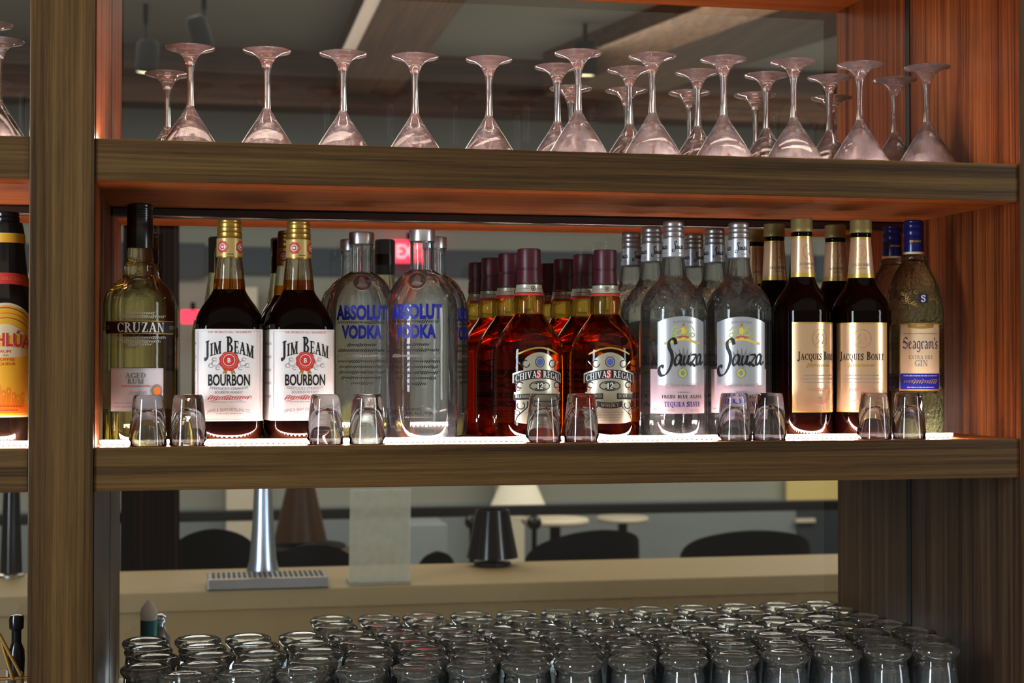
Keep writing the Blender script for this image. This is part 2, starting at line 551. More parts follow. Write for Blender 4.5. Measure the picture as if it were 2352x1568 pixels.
def _serif(c):
    w = 0.7
    if c == 'A': w, g = .84, _diag(.10, 0, .42, 1, .09)+_diag(.70, 0, .40, 1, .21)+[_rect(.2, .3, .62, .375), _rect(0, 0, .25, _H), _rect(.52, 0, .86, _H)]
    elif c == 'B': w, g = .72, _stem(.19)+_arc(.24, .755, .38, .245, -90, 90)+_arc(.24, .275, .45, .275, -90, 90)
    elif c == 'C': w, g = .76, _arc(.44, .5, .42, .5, 42, 318, n=22)+[_rect(.70, .66, .76, .98), _rect(.70, .1, .75, .2)]
    elif c == 'D': w, g = .82, _stem(.19)+_arc(.26, .5, .52, .5, -90, 90, n=18)
    elif c == 'E': w, g = .66, _stem(.19)+[_rect(.2, 0, .62, _H), _rect(.2, 1-_H, .6, 1), _rect(.2, .47, .5, .54), _rect(.57, 0, .63, .27), _rect(.55, .75, .61, 1), _rect(.46, .38, .51, .63)]
    elif c == 'F': w, g = .62, _stem(.19)+[_rect(.2, 1-_H, .6, 1), _rect(.2, .47, .5, .54), _rect(.55, .75, .61, 1), _rect(.46, .38, .51, .63)]
    elif c == 'G': w, g = .82, _arc(.44, .5, .42, .5, 42, 318, n=22)+[_rect(.70, .66, .76, .98)]+_stem(.70, _T, .05, .42, False, True)
    elif c == 'H': w, g = .88, _stem(.19)+_stem(.69)+[_rect(.2, .46, .7, .535)]
    elif c == 'I': w, g = .38, _stem(.19)
    elif c == 'J': w, g = .5, _stem(.30, _T, .12, 1, False, True)+pen([(.31, .2), (.29, .0), (.2, -.1), (.08, -.08), (.06, .05)], .08, .2, 20)
    elif c == 'K': w, g = .84, _stem(.19)+_diag(.24, .42, .68, 1, .09)+_diag(.72, 0, .38, .58, .21)+[_rect(.54, 1-_H, .84, 1), _rect(.54, 0, .88, _H)]
    elif c == 'L': w, g = .62, _stem(.19)+[_rect(.2, 0, .6, _H), _rect(.54, 0, .6, .3)]
    elif c == 'M': w, g = 1.02, _stem(.14, .08)+_diag(.50, 0, .17, 1, .2)+_diag(.50, 0, .82, 1, .08)+_stem(.85)
    elif c == 'N': w, g = .88, _stem(.14, .08, 0, 1)+_diag(.70, 0, .17, 1, .2)+_stem(.72, .08, 0, 1, False, True)
    elif c == 'O': w, g = .88, _arc(.44, .5, .42, .5, 0, 360, n=28)
    elif c == 'Q': w, g = .88, _arc(.44, .5, .42, .5, 0, 360, n=28)+pen([(.36, .1), (.55, -.05), (.78, -.2), (.9, -.15)], .05, .16, 40)
    elif c == 'R': w, g = .80, _stem(.19)+_arc(.24, .745, .38, .255, -90, 90)+_diag(.70, 0, .38, .52, .2)+[_rect(.56, 0, .84, _H)]
    elif c == 'S': w, g = .60, pen([(.52, .74), (.50, .92), (.30, .97), (.12, .88), (.11, .70), (.28, .57), (.45, .44), (.50, .26), (.42, .07), (.25, .03), (.09, .10), (.07, .28)], .08, .22, 35)
    elif c == 'T': w, g = .72, _stem(.36, _T, 0, 1, True, False)+[_rect(.04, 1-_H, .68, 1), _rect(.04, .72, .095, 1), _rect(.625, .72, .68, 1)]
    elif c == 'U': w, g = .84, _stem(.19, _T, .3, 1, False, True)+_stem(.68, .08, .3, 1, False, True)+_arc(.405, .32, .31, .33, 180, 360, t=.15)
    elif c == 'V': w, g = .82, _diag(.42, 0, .16, 1, .2)+_diag(.42, 0, .68, 1, .08)+[_rect(0, 1-_H, .32, 1), _rect(.54, 1-_H, .82, 1)]
    elif c == 'W': w, g = 1.1, _diag(.34, 0, .14, 1, .18)+_diag(.34, 0, .55, 1, .08)+_diag(.74, 0, .55, 1, .18)+_diag(.74, 0, .96, 1, .08)+[_rect(0, 1-_H, .28, 1), _rect(.82, 1-_H, 1.08, 1)]
    elif c == 'X': w, g = .82, _diag(.68, 0, .14, 1, .2)+_diag(.14, 0, .68, 1, .08)+[_rect(0, 0, .28, _H), _rect(.54, 0, .84, _H), _rect(0, 1-_H, .3, 1), _rect(.54, 1-_H, .82, 1)]
    elif c == 'Y': w, g = .80, _stem(.4, _T, 0, .5, True, False)+_diag(.4, .45, .15, 1, .19)+_diag(.4, .45, .66, 1, .08)+[_rect(0, 1-_H, .3, 1), _rect(.52, 1-_H, .8, 1)]
    elif c == 'Z': w, g = .70, [_rect(.06, 1-_H, .64, 1), _rect(.04, 0, .64, _H), _rect(.04, .72, .09, 1), _rect(.6, 0, .655, .3)]+_diag(.14, .02, .54, .98, .2)
    elif c == '1': w, g = .42, _stem(.22, .2, 0, 1, True, False)+[[(.05, .78), (.2, .82), (.2, 1), (.12, .92)]]
    elif c == '2': w, g = .62, pen([(.1, .72), (.15, .92), (.32, .98), (.48, .86), (.48, .66), (.3, .4), (.1, .1)], .09, .22, 30)+[_rect(.06, 0, .56, .13)]
    elif c == "'": w, g = .2, [_rect(.05, .7, .16, 1.0)]
    elif c == '.': w, g = .24, [_rect(.04, 0, .2, .15)]
    else: w, g = .4, []
    return w, g


def serif_polys(s, space=0.07):
    x, o = 0.0, []
    for c in s:
        k = 1.0
        if c == c.lower() and c.isalpha():     # small capitals
            k = 0.76; c = c.upper()
        w, g = _serif(c)
        o += [[(x+p[0]*k, p[1]*k) for p in q] for q in g]
        x += w*k+space
    return x-space, 1.0, o


_cache = {}


def sans_polys(s, bold=0.0):
    key = (s, bold)
    if key not in _cache:
        cu = bpy.data.curves.new('lettering', 'FONT')
        cu.body = s; cu.resolution_u = 3; cu.offset = bold
        ob = bpy.data.objects.new('lettering', cu)
        COL.objects.link(ob)
        dg = bpy.context.evaluated_depsgraph_get()
        ev = ob.evaluated_get(dg)
        me = ev.to_mesh()
        pol = [[(me.vertices[i].co.x, me.vertices[i].co.y) for i in p.vertices] for p in me.polygons]
        ev.to_mesh_clear()
        bpy.data.objects.remove(ob); bpy.data.curves.remove(cu)
        xs = [p[0] for q in pol for p in q]; ys = [p[1] for q in pol for p in q]
        x0, x1, y0 = min(xs), max(xs), 0.0
        h = max(ys)
        _cache[key] = (x1-x0, h, [[(p[0]-x0, p[1]) for p in q] for q in pol])
    return _cache[key]


BLACKLETTER = {
    'S': (.62, [[(.55, .82), (.38, .98), (.14, .84), (.16, .64), (.5, .46), (.52, .2), (.34, .02), (.06, .14)], [(.16, .5), (.10, .62)]]),
    'e': (.42, [[(.1, .52), (.1, .1), (.2, .0), (.36, .12)], [(.1, .52), (.22, .64), (.35, .5), (.12, .3)]]),
    'a': (.46, [[(.08, .54), (.2, .64), (.34, .52), (.34, .1), (.44, .02)], [(.34, .36), (.14, .3), (.08, .12), (.18, 0), (.34, .1)]]),
    'g': (.46, [[(.36, .6), (.16, .64), (.08, .46), (.08, .16), (.18, .02), (.34, .12)], [(.36, .6), (.36, -.12), (.22, -.28), (.06, -.2)]]),
    'r': (.36, [[(.1, .6), (.12, .1), (.2, 0)], [(.12, .5), (.24, .64), (.34, .54)]]),
    'm': (.72, [[(.1, .6), (.12, .1), (.18, 0)], [(.12, .5), (.24, .64), (.34, .52), (.34, .08)], [(.34, .5), (.48, .64), (.58, .52), (.58, .1), (.68, 0)]]),
    "'": (.16, [[(.1, .98), (.06, .74)]]),
    's': (.38, [[(.34, .54), (.22, .64), (.08, .52), (.1, .38), (.3, .26), (.32, .1), (.2, 0), (.05, .1)]]),
}


def blackletter_polys(s):
    x, o = 0.0, []
    for c in s:
        w, st = BLACKLETTER[c]
        for q in st:
            o += pen([(x+p[0], p[1]) for p in q], .03, .125, 45, 0)
        x += w
    return x, 1.0, o


# flowing script for the tequila label, drawn as nib strokes in a 4 x 2 box
SCRIPT = [
    [(1.28, 1.72), (1.20, 1.95), (.98, 2.0), (.80, 1.82), (.82, 1.55), (.98, 1.28), (1.02, .95), (.88, .55), (.58, .2), (.22, .14), (.06, .38), (.2, .62), (.42, .56)],
    [(1.66, 1.12), (1.48, 1.2), (1.26, 1.02), (1.2, .76), (1.34, .66), (1.54, .84), (1.68, 1.12), (1.6, .78), (1.68, .68), (1.86, .82)],
    [(1.92, 1.16), (1.82, .82), (1.92, .68), (2.1, .82), (2.24, 1.14), (2.16, .8), (2.24, .7), (2.42, .84)],
    [(2.4, 1.14), (2.55, 1.2), (2.84, 1.16), (2.58, .86), (2.36, .64), (2.56, .7), (2.72, .62), (2.86, .7)],
    [(3.32, 1.14), (3.14, 1.22), (2.94, 1.04), (2.88, .78), (3.02, .68), (3.2, .86), (3.34, 1.14), (3.26, .8), (3.36, .7), (3.56, .86)],
]


def script_polys():
    o = []
    for i, s in enumerate(SCRIPT):
        o += pen(s, .05, .24 if i == 0 else .17, 25)
    return 3.6, 2.0, o


class Painter:
    """Paints flat shapes given in photo pixels onto the skin of a bottle; one mesh, several materials."""

    def __init__(self, prof, s, ybase, flat=None):
        self.mb = MB(); self.s = s; self.yb = ybase; self.flat = flat
        self.prof = sorted([(p[1], p[0]) for p in prof])

    def rad(self, z):
        P = self.prof
        if z <= P[0][0]: return P[0][1]
        for (a, ra), (b, rb) in zip(P, P[1:]):
            if a <= z <= b:
                return ra+(rb-ra)*(z-a)/max(b-a, 1e-9)
        return P[-1][1]

    def pt(self, u, y, layer):
        z = (self.yb-y)*self.s
        r = self.rad(z)
        off = 0.0004+layer*0.00022
        um = u*self.s
        if self.flat:
            n = self.flat
            k = min(abs(um)/r, 0.985)
            yy = r*(1-k**n)**(1.0/n)
            # outward normal of |x|^n+|y|^n=r^n
            nx = k**(n-1)*(1 if um > 0 else -1); ny = (yy/r)**(n-1)
            l = math.hypot(nx, ny)
            return (max(-r*.985, min(r*.985, um))+nx/l*off, -yy-ny/l*off, z)
        r += off
        t = um/r
        return (r*math.sin(t), -r*math.cos(t), z)

    def strip(self, u0, u1, top, bot, mat, layer=0, n=None):
        n = n or max(2, int(abs(u1-u0)/7))
        us = [u0+(u1-u0)*i/n for i in range(n+1)]
        f = lambda g, u: g(u) if callable(g) else g
        ny = 4
        rows = []
        for u in us:
            t, b = f(top, u), f(bot, u)
            rows.append([self.pt(u, b+(t-b)*j/ny, layer) for j in range(ny+1)])
        self.mb.grid(rows, M[mat])

    def rect(self, u0, y0, u1, y1, mat, layer=0):
        self.strip(u0, u1, y0, y1, mat, layer)

    def frame(self, u0, y0, u1, y1, t, mat, layer=1):
        self.rect(u0, y0, u1, y0+t, mat, layer); self.rect(u0, y1-t, u1, y1, mat, layer)
        self.rect(u0, y0, u0+t, y1, mat, layer); self.rect(u1-t, y0, u1, y1, mat, layer)

    def disc(self, u, y, rx, ry, mat, layer=1, n=24, scallop=0.0, k=8):
        ring = []
        for i in range(n):
            a = 2*PI*i/n
            q = 1+scallop*math.cos(k*a)
            ring.append((u+rx*q*math.cos(a), y+ry*q*math.sin(a)))
        for i in range(n):
            self.mb.poly([self.pt(*p, layer) for p in ((u, y), ring[i], ring[(i+1) % n])], M[mat])

    def ring(self, u, y, rx, ry, t, mat, layer=1, n=28, a0=0, a1=360):
        for i in range(n):
            q = []
            for a in (a0+(a1-a0)*i/n, a0+(a1-a0)*(i+1)/n):
                c, s = math.cos(math.radians(a)), math.sin(math.radians(a))
                q.append(((u+rx*c, y+ry*s), (u+(rx-t)*c, y+(ry-t)*s)))
            self.mb.poly([self.pt(*p, layer) for p in (q[0][0], q[1][0], q[1][1], q[0][1])], M[mat])

    def polys(self, data, cu, cy, w, h, mat, layer=2, warp=None):
        """lettering centred on (cu, cy); w and h in pixels; cy is the middle of the capitals."""
        W0, H0, P = data
        for q in P:
            pts = []
            for x, y in q:
                u = cu+(x/W0-0.5)*w
                v = cy+h/2-(y/H0)*h
                if warp: u, v = warp(u, v)
                pts.append(self.pt(u, v, layer))
            self.mb.poly(pts, M[mat])

    def serif(self, s, cu, cy, w, h, mat='ink', layer=2, warp=None):
        self.polys(serif_polys(s), cu, cy, w, h, mat, layer, warp)

    def sans(self, s, cu, cy, w, h, mat='ink', layer=2, warp=None, bold=0.0):
        self.polys(sans_polys(s, bold), cu, cy, w, h, mat, layer, warp)

    def line(self, pts, t, mat, layer=2, tmax=None, ang=30, smooth=5):
        for q in pen(pts, t, tmax or t, ang, smooth):
            self.mb.poly([self.pt(*p, layer) for p in q], M[mat])

    def scribble(self, u0, u1, y, h, mat, layer=2, t=0.8, seed=1, step=5.0):
        """a line of handwriting too small to read"""
        rnd = random.Random(seed)
        p, u, a = [], u0, 0.0
        big = 1.0
        while u < u1:
            if rnd.random() < .12: big = rnd.choice((.45, .55, .7, 1.0))
            p.append((u+step*.45*math.sin(a)+.35*h*big*math.cos(a), y-h*.5*big*math.cos(a)))
            u += step/7; a += 2*PI/8
        if len(p) > 2:
            self.line(p, t*.45, mat, layer, t*1.35, 30, 0)

    def dashes(self, u0, u1, y, h, mat, layer=2, seed=1, seg=5.0):
        """a printed line too small to read"""
        rnd = random.Random(seed)
        u = u0
        while u < u1-1:
            l = min(rnd.uniform(.5, 1.6)*seg, u1-u)
            self.rect(u, y-h/2, u+l, y+h/2, mat, layer)
            u += l+1.3

    def build(self, name, parent):
        return self.mb.build(name, parent, smooth=True, recalc=False)

# ------------------------------------------------------------------ shelving unit
unit = empty('back_bar_shelving', (0, 0, ZC))
tag(unit, 'walnut back bar shelving with lit shelves and a glass pane down its middle', 'shelving')


def part(mb, name, parent, **kw):
    """build a mesh given in world coordinates under a parent placed elsewhere"""
    o = mb.build(name, parent, **kw)
    if parent is unit:
        o.matrix_parent_inverse = Matrix.Translation(-unit.location)
    return o


PXL = at_y(65.3, 784, -0.004).x
SW = W+0.06


def box_part(name, dims, mat, parent=unit, bevel=0.0012):
    m = MB(); m.box(*dims, mat)
    return part(m, name, parent, bevel=bevel)


def board(name, x0, x1, z0, z1):
    """shelf board: grained face edge, warmer underside and top"""
    m = MB()
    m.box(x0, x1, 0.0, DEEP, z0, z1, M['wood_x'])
    # underside and top take the walnut with LED glow in its colour
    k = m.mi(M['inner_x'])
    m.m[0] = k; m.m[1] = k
    return part(m, name, unit, bevel=0.001)


box_part('upright_post', (PXL, -0.0005, -0.004, DEEP+.004, 0.0, 2.6), M['wood_z'])
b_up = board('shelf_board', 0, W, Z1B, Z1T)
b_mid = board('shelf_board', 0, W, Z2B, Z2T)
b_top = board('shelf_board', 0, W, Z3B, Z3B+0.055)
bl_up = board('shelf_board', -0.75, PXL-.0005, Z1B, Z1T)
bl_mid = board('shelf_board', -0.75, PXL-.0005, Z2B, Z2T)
bl_low = None

# right hand side panel: inside faces split by the dark glazing slot
m = MB()
m.box(W+0.0005, W+0.05, -0.004, DEEP+.004, 0.0, 2.6, M['wood_z'])
m.m[4] = m.mi(M['inner_z'])
side = part(m, 'side_panel', unit, bevel=0.001)
m = MB(); m.box(W-.0004, W+.0006, -.0042, DEEP, ZC+.001, Z2B, M['low_z'])  # added skin on the side panel, carries the lower bay's shade as colour
part(m, 'lower_shade_lining', unit)
m = MB(); m.box(W-0.0015, W+0.0008, PANE-0.008, PANE+0.008, ZC+.001, Z3B, M['black'])
part(m, 'glazing_slot', unit)
m = MB(); m.box(-0.0009, 0.0012, PANE-0.006, PANE+0.006, ZC+.001, Z3B, M['black'])
part(m, 'glazing_slot', unit)
m = MB(); m.box(-0.0002, 0.0008, 0.004, DEEP, ZC+.001, Z2B, M['low_z']); m.box(-0.0002, 0.0008, 0.004, DEEP, Z2B, Z3B, M['inner_z'])  # skin on the post: shade-toned below, LED-lit tone above
part(m, 'side_tone_lining', unit)

for (z0, z1, x0, x1) in ((ZC+.001, Z2B, 0.001, W-.001), (Z2T, Z1B, 0.001, W-.001), (Z1T, Z3B, 0.001, W-.001),
                         (ZC+.001, Z2B, -.75, PXL-.001), (Z2T, Z1B, -.75, PXL-.001), (Z1T, Z3B, -.75, PXL-.001)):
    m = MB(); m.poly([(x0, PANE, z0), (x1, PANE, z0), (x1, PANE, z1), (x0, PANE, z1)], M['pane'])
    part(m, 'glass_pane', unit)
# dark head channel holding the pane under the upper shelf, rubber at its lower lip
for x0, x1 in ((0.002, W-.002), (-.75, PXL-.002)):
    m = MB(); m.box(x0, x1, PANE-.016, PANE+.016, Z1B-.013, Z1B, M['channel'])
    part(m, 'pane_channel', unit, bevel=.002)


def led(x0, x1, z, y0, parent, k=1.0):
    """slim upright light strip: dark foot, a row of diodes, a diffuser bar above them"""
    m = MB()
    m.box(x0, x1, y0-.0002, y0+.0010, z, z+.0009, M['channel'])
    st = part(m, 'glow_strip', parent)
    m = MB(); m.box(x0, x1, y0, y0+.0008, z+.0009, z+.0038*k, M['led_dots'])
    part(m, 'diode_row', st)
    m = MB(); m.box(x0, x1, y0, y0+.0008, z+.0038*k, z+.0068*k, M['led_bar'])
    part(m, 'diffuser', st)
    return st


for x0, x1 in ((0.004, W-.075), (-.74, PXL-.004)):
    for z in (Z2T, Z1T):
        led(x0, x1, z, 0.0491, unit, 1.0 if z == Z2T else .8)
        led(x0, x1, z, DEEP-.05, unit, 1.0 if z == Z2T else .8)

m = MB(); m.box(.06, W-.08, .004, .0052, ZC+.0006, ZC+.007, M['tumbler_fill'])  # added out-of-frame strip, brightens the tumblers from below
part(m, 'glow_strip', unit)
m = MB(); m.box(.06, W-.08, DEEP-.012, DEEP-.0108, ZC+.0006, ZC+.007, M['tumbler_fill'])  # second added fill strip, at the far edge of the worktop
part(m, 'glow_strip', unit)

work = MB()
work.box(-0.75, PXL-.001, -0.03, DEEP, ZC-.04, ZC, M['steel_top'])
work.box(PXL-.001, W-.001, -0.03, -.0055, ZC-.04, ZC, M['steel_top'])
work.box(0.001, W-.002, -0.0055, DEEP, ZC-.04, ZC, M['steel_top'])
tag(work.build('worktop', None), 'steel worktop along the bottom of the shelving under the upturned tumblers', 'worktop')

# ------------------------------------------------------------------ martini glasses
FOOTZ = None
_q = at_y(1328, 124, 0.13)
MGH = _q.z-Z1T                      # height of an upturned glass
HR = 0.0485                         # rim radius
AP = 0.088*MGH/0.16


def martini():
    root = empty('martini_glass')
    a = MGH*0.455                   # apex of the bowl above the shelf
    f0 = MGH-0.022
    outer = [(HR, 0.0), (HR*.915, a*.13), (HR*.70, a*.38), (HR*.46, a*.64), (HR*.245, a*.86), (.0078, a*.965), (.0060, a*1.01), (.0053, a*1.05)]
    inner = [(0.0, a*.84), (.003, a*.83), (HR*.22, a*.75), (HR*.44, a*.60), (HR*.68, a*.35), (HR*.88, a*.12), (HR*.965, a*.005), (HR*.985, -0.0002+.0002), (HR, 0.0)]
    lathe_obj('bowl', inner+outer[1:], M['bowl'], root, 48)
    stem = [(.0053, a*1.05), (.0046, a*1.2), (.0043, (a+f0)/2), (.0046, f0-.012), (.0062, f0-.003)]
    lathe_obj('stem', stem, M['martini'], root, 32)
    foot = [(.0062, f0-.003), (.0078, f0+.003), (.0108, f0+.009), (.0150, f0+.0135), (.021, f0+.0165), (.0325, MGH-.0028), (.0338, MGH-.0014), (.0330, MGH-.0003),
            (.026, MGH-.0012), (.014, MGH-.0045), (.006, MGH-.007), (0.0, MGH-.0075)]
    lathe_obj('foot', foot, M['foot'], root, 48)
    return root


MG = martini()
first = [True]


def put_martini(px, py, label, group, Y=None, snap=None):
    if Y is None:
        p = at_z(px, py, Z1T+MGH)
    else:
        p = at_y(px, py, Y)
    o = MG if first[0] else copy_tree(MG)
    first[0] = False
    o.location = (p.x, p.y, Z1T+.0018)
    tag(o, label, 'cocktail glass', group)
    return o


ORD = ['first', 'second', 'third', 'fourth', 'fifth', 'sixth', 'seventh', 'eighth', 'ninth', 'tenth', 'eleventh', 'twelfth', 'thirteenth',
       'fourteenth', 'fifteenth', 'sixteenth', 'seventeenth', 'eighteenth']
fr = [(1328, 124.5), (1498, 130), (1662, 136), (1823, 144.5), (1975, 153), (2129, 162)]
for i, (x, y) in enumerate(fr):
    put_martini(x, y, f'{ORD[len(fr)-1-i]} from the right of the six big front upside-down martini glasses',
                'front row of upturned martini glasses', 0.13)
back = [(437, 124.5), (613, 129.6), (788, 134.8), (953, 140), (1123, 147.4), (1280, 154), (1446, 162.4), (1602, 170), (1760, 177), (1905, 185.7), (2055, 191)]
for i, (x, y) in enumerate(back):
    if i < 5:
        lab = f'{ORD[i]} from the left of the five spaced upside-down martini glasses on the upper shelf'
    else:
        lab = f'{ORD[10-i]} from the right of the second row of upside down martini glasses'
    put_martini(x, y, lab, 'second row of upturned martini glasses', 0.235 if i >= 5 else 0.20)
far = [(1311, 196), (1439, 203), (1583, 212), (1734, 222), (1910, 228)]
for i, (x, y) in enumerate(far):
    put_martini(x, y, f'upside down martini glass standing beyond the glass pane, {ORD[i]} from the left of its row', 'martini glasses beyond the pane', 0.405)
put_martini(385, 147, 'upside down martini glass half hidden behind the leftmost front glass beside the post', 'second row of upturned martini glasses', 0.405)
put_martini(-3, 120, 'right one of two upturned martini glasses cut off at the left edge', 'martini glasses left of the post', 0.205)
put_martini(-33, 86, 'farther left of two upturned martini glasses cut off at the left edge', 'martini glasses left of the post', 0.10)

# ------------------------------------------------------------------ bottles


class Kind:
    """Reference placement of a bottle kind: converts photo pixels into local metres."""

    def __init__(self, px, Y=0.10):
        p = at_y(px, 900, Y)
        self.X = p.x
        self.base = Vector((p.x, Y, Z2T))
        self.yb = project(self.base)[1]
        self.s = mpp(self.base)

    def P(self, prof):
        return [((q[1])*self.s, max(0.0, (self.yb-q[0])*self.s), q[2] if len(q) > 2 else 2.0) for q in prof]


def face(p):
    return math.atan2(CAMP.x-p.x, p.y-CAMP.y)


def place(o, px, py, Y, turn, label, cat, group):
    p = at_y(px, py, Y)
    o.location = (p.x, Y, Z2T+.0005)
    o.rotation_euler = (0, 0, face(p)+math.radians(turn))
    tag(o, label, cat, group)
    return o


def series(root, spots, cat, group, py):
    for i, (px, Y, turn, label) in enumerate(spots):
        o = root if i == 0 else copy_tree(root)
        place(o, px, py, Y, turn, label, cat, group)


def kid(o, n):
    for c in o.children:
        if c.name.split('.')[0] == n:
            return c
    return o


def bottle(name):
    return empty(name)


# --- rum
K = Kind(320)
r = bottle('rum_bottle')
body = K.P([(K.yb, 0), (K.yb, 70), (K.yb-4, 78), (K.yb-12, 81.5), (930, 81.5), (760, 81.5), (700, 81.5), (684, 79), (668, 72), (652, 57), (642, 44), (636, 38)])
lathe_obj('body', body, M['rum'], r, 48)
neck = K.P([(636, 38), (630, 36.5), (612, 36), (608, 32), (590, 29), (568, 27), (555, 25), (555, 0)])
lathe_obj('neck', neck, M['rum_neck'], r, 40)
cap = K.P([(571, 30), (520, 30), (518, 29.2), (500, 29.2), (499, 30), (495, 30), (494, 29), (489, 29), (488, 30), (484, 30), (483, 29), (478, 29), (477, 29.5), (471, 29), (468.5, 25), (468, 0)])
lathe_obj('cap', cap, M['cap_black'], r, 40)
pt = Painter(K.P([(K.yb, 81.5), (684, 81.5)]), K.s, K.yb)
pt.rect(-95, 739, 95, 769, 'gold_ink', 0); pt.rect(-95, 741, 95, 767, 'ink', 1)
pt.serif('CRUZAN', 2, 754, 112, 22, 'paper', 2)
pt.serif('ISLAND', -98, 754, 40, 9, 'gold_ink', 2); pt.serif('SINCE', 88, 754, 26, 8, 'gold_ink', 2)
for k, yy in enumerate((722, 730, 777, 786, 793)):
    w = (34, 60, 64, 48, 26)[k]
    pt.scribble(-w, w, yy, 7, 'pale_ink', 0, .9, 30+k, 4.5)
band = pt.build('name_band', r)
pt = Painter(K.P([(K.yb, 81.5), (684, 81.5)]), K.s, K.yb)
pt.rect(-72, 846, 56, 943, 'paper_cool', 0)
pt.frame(-70, 848, 54, 941, .8, 'pale_ink', 1)
pt.serif('AGED', -10, 862, 46, 11, 'grey_ink'); pt.serif('RUM', -10, 875.5, 36, 11.5, 'grey_ink')
pt.dashes(-42, 24, 886, 4, 'pale_red', 2, 4)
pt.scribble(-26, 14, 901, 11, 'pale_ink', 2, .8, 5, 4)
pt.dashes(-62, 10, 924, 2.4, 'pale_ink', 2, 6); pt.dashes(-62, 2, 933, 2.4, 'pale_ink', 2, 7)
pt.disc(39, 897, 15, 15, 'grey_ink', 2, scallop=.03, k=16); pt.disc(39, 897, 9.5, 9.5, 'orange', 3)
pt.build('label', r)
pt = Painter(K.P([(K.yb, 81.5), (684, 81.5)]), K.s, K.yb)
pt.rect(-62, 852, 62, 940, 'cream', 0)
o = pt.build('back_label', r); o.rotation_euler = (0, 0, PI)
series(r, [(320, .10, 1, 'pale rum bottle with black cap, black name band and small white label beside the post'),
           (338, .425, 8, 'second rum bottle, beyond the pane and almost hidden behind the front rum bottle')], 'bottle', 'rum bottles', 900)

# --- bourbon
K = Kind(526)
r = bottle('bourbon_bottle')
n = 4.2
body = K.P([(K.yb, 0), (K.yb, 62, 2.6), (K.yb-5, 69, 2.8), (K.yb-16, 73.5, 3.2), (K.yb-34, 76, n), (760, 76, n), (742, 75.5, 3.6), (722, 71, 3.0), (704, 61, 2.6), (688, 49, 2.2), (674, 40, 2), (666, 36.5, 2)])
lathe_obj('body', body, M['bourbon'], r, 64)
lathe_obj('amber_neck', K.P([(666, 36.5), (656, 36), (642, 34.5)]), M['bourbon_amber'], r, 40)
lathe_obj('neck', K.P([(642, 34.5), (620, 32.5), (592, 28.5), (570, 26), (555, 24), (555, 0)]), M['bourbon_neck'], r, 40)
cap = [(593, 29.2), (560, 28.8), (546, 28.4), (545, 27.6), (541, 28.6), (536, 28.6), (534, 26.8), (530, 28), (525, 28), (523, 26.4), (518, 27.4), (513, 27), (511, 26), (508, 26.6), (506, 25), (505, 22), (505, 0)]
lathe_obj('cap', K.P(cap), M['cap_gold'], r, 40)
pt = Painter(K.P([(593, 29.4), (546, 28.6)]), K.s, K.yb)
pt.rect(-46, 549, 46, 591, 'seal_gold', 0)
for u in (-17, 30):
    pt.disc(u, 569, 14, 14, 'red', 1, scallop=.07, k=7); pt.ring(u, 569, 8, 8, 1.8, 'paper', 2); pt.disc(u, 569, 3, 3, 'paper', 2)
pt.rect(-6, 585, 10, 586.5, 'ink', 1); pt.rect(-46, 589.5, 46, 591, 'gold_ink', 1)
pt.build('neck_seal', kid(r, 'cap'))
pt = Painter(K.P([(K.yb, 76), (740, 76)]), K.s, K.yb, flat=n)
pt.rect(-73.5, 757.5, 73.5, 965, 'paper', 0)
pt.frame(-69, 762, 69, 961, .7, 'pale_red', 1)
pt.sans("THE WORLD'S No.1 BOURBON", 0, 764.5, 96, 5, 'pale_red')
arch = lambda u, v: (u, v+(u/54.0)**2*13)
pt.serif('JIM BEAM'.replace('IM', 'im').replace('EAM', 'eam'), 0, 793, 108, 37, 'ink', 2, arch)
for sg in (-1, 1):
    for k, (a, b, rr) in enumerate(((31, 835, 8), (40, 840, 6), (25, 846, 5), (33, 826, 5))):
        pt.ring(sg*a, b, rr, rr*.8, 1.1, 'grey_ink', 2, 16, 20*k, 20*k+300)
for sg in (-1, 1):
    pt.mb.poly([pt.pt(sg*2, 845, 1), pt.pt(sg*8, 843, 1), pt.pt(sg*15, 859, 1), pt.pt(sg*10, 857, 1), pt.pt(sg*6, 861, 1)], M['gold_ink'])
pt.disc(0, 830, 22, 22, 'red', 2, 48, .05, 9); pt.ring(0, 828, 13.5, 13.5, 1.3, 'paper', 3)
pt.ring(0, 828, 18, 18, 1.0, 'pale_red', 3); pt.sans('B', 0, 828, 7, 10, 'paper', 3, bold=.02)
pt.sans('BOURBON', 0, 872, 92, 25, 'ink', 2, bold=.02)
cv = lambda u, v: (u, v-(u/45.0)**2*3)
pt.sans('KENTUCKY STRAIGHT', 0, 892, 84, 6, 'grey_ink', 2, cv); pt.sans('BOURBON WHISKEY', 0, 900, 62, 6, 'grey_ink')
pt.scribble(-46, 48, 912, 11, 'red', 2, .9, 11, 5); pt.line([(-44, 921), (-20, 916), (30, 918)], .6, 'red', 2, 1.2)
pt.dashes(-38, 38, 922, 2.2, 'pale_ink', 2, 3)
pt.sans('JAMES B. BEAM DISTILLING CO.', 0, 939, 96, 7, 'grey_ink', 2, lambda u, v: (u, v+(u/48.0)**2*4))
pt.dashes(-28, 28, 948, 2, 'pale_ink', 2, 8)
pt.build('label', r)
for sgn in (-1, 1):                    # labels round the two flanks
    pt = Painter(K.P([(K.yb, 76), (740, 76)]), K.s, K.yb, flat=n)
    pt.rect(-62, 757.5, 62, 965, 'paper', 0); pt.rect(-62, 746, 62, 757, 'ink', 0)
    for k in range(5):
        pt.sans('BOURBON'[k], -30, 790+k*34, 13, 16, 'grey_ink')
        pt.dashes(0, 50, 790+k*30, 6, 'pale_ink', 1, k)
    pt.sans('STRAIGHT', 10, 751.5, 70, 6, 'paper', 1)
    o = pt.build('flank_label', r); o.rotation_euler = (0, 0, sgn*PI/2)
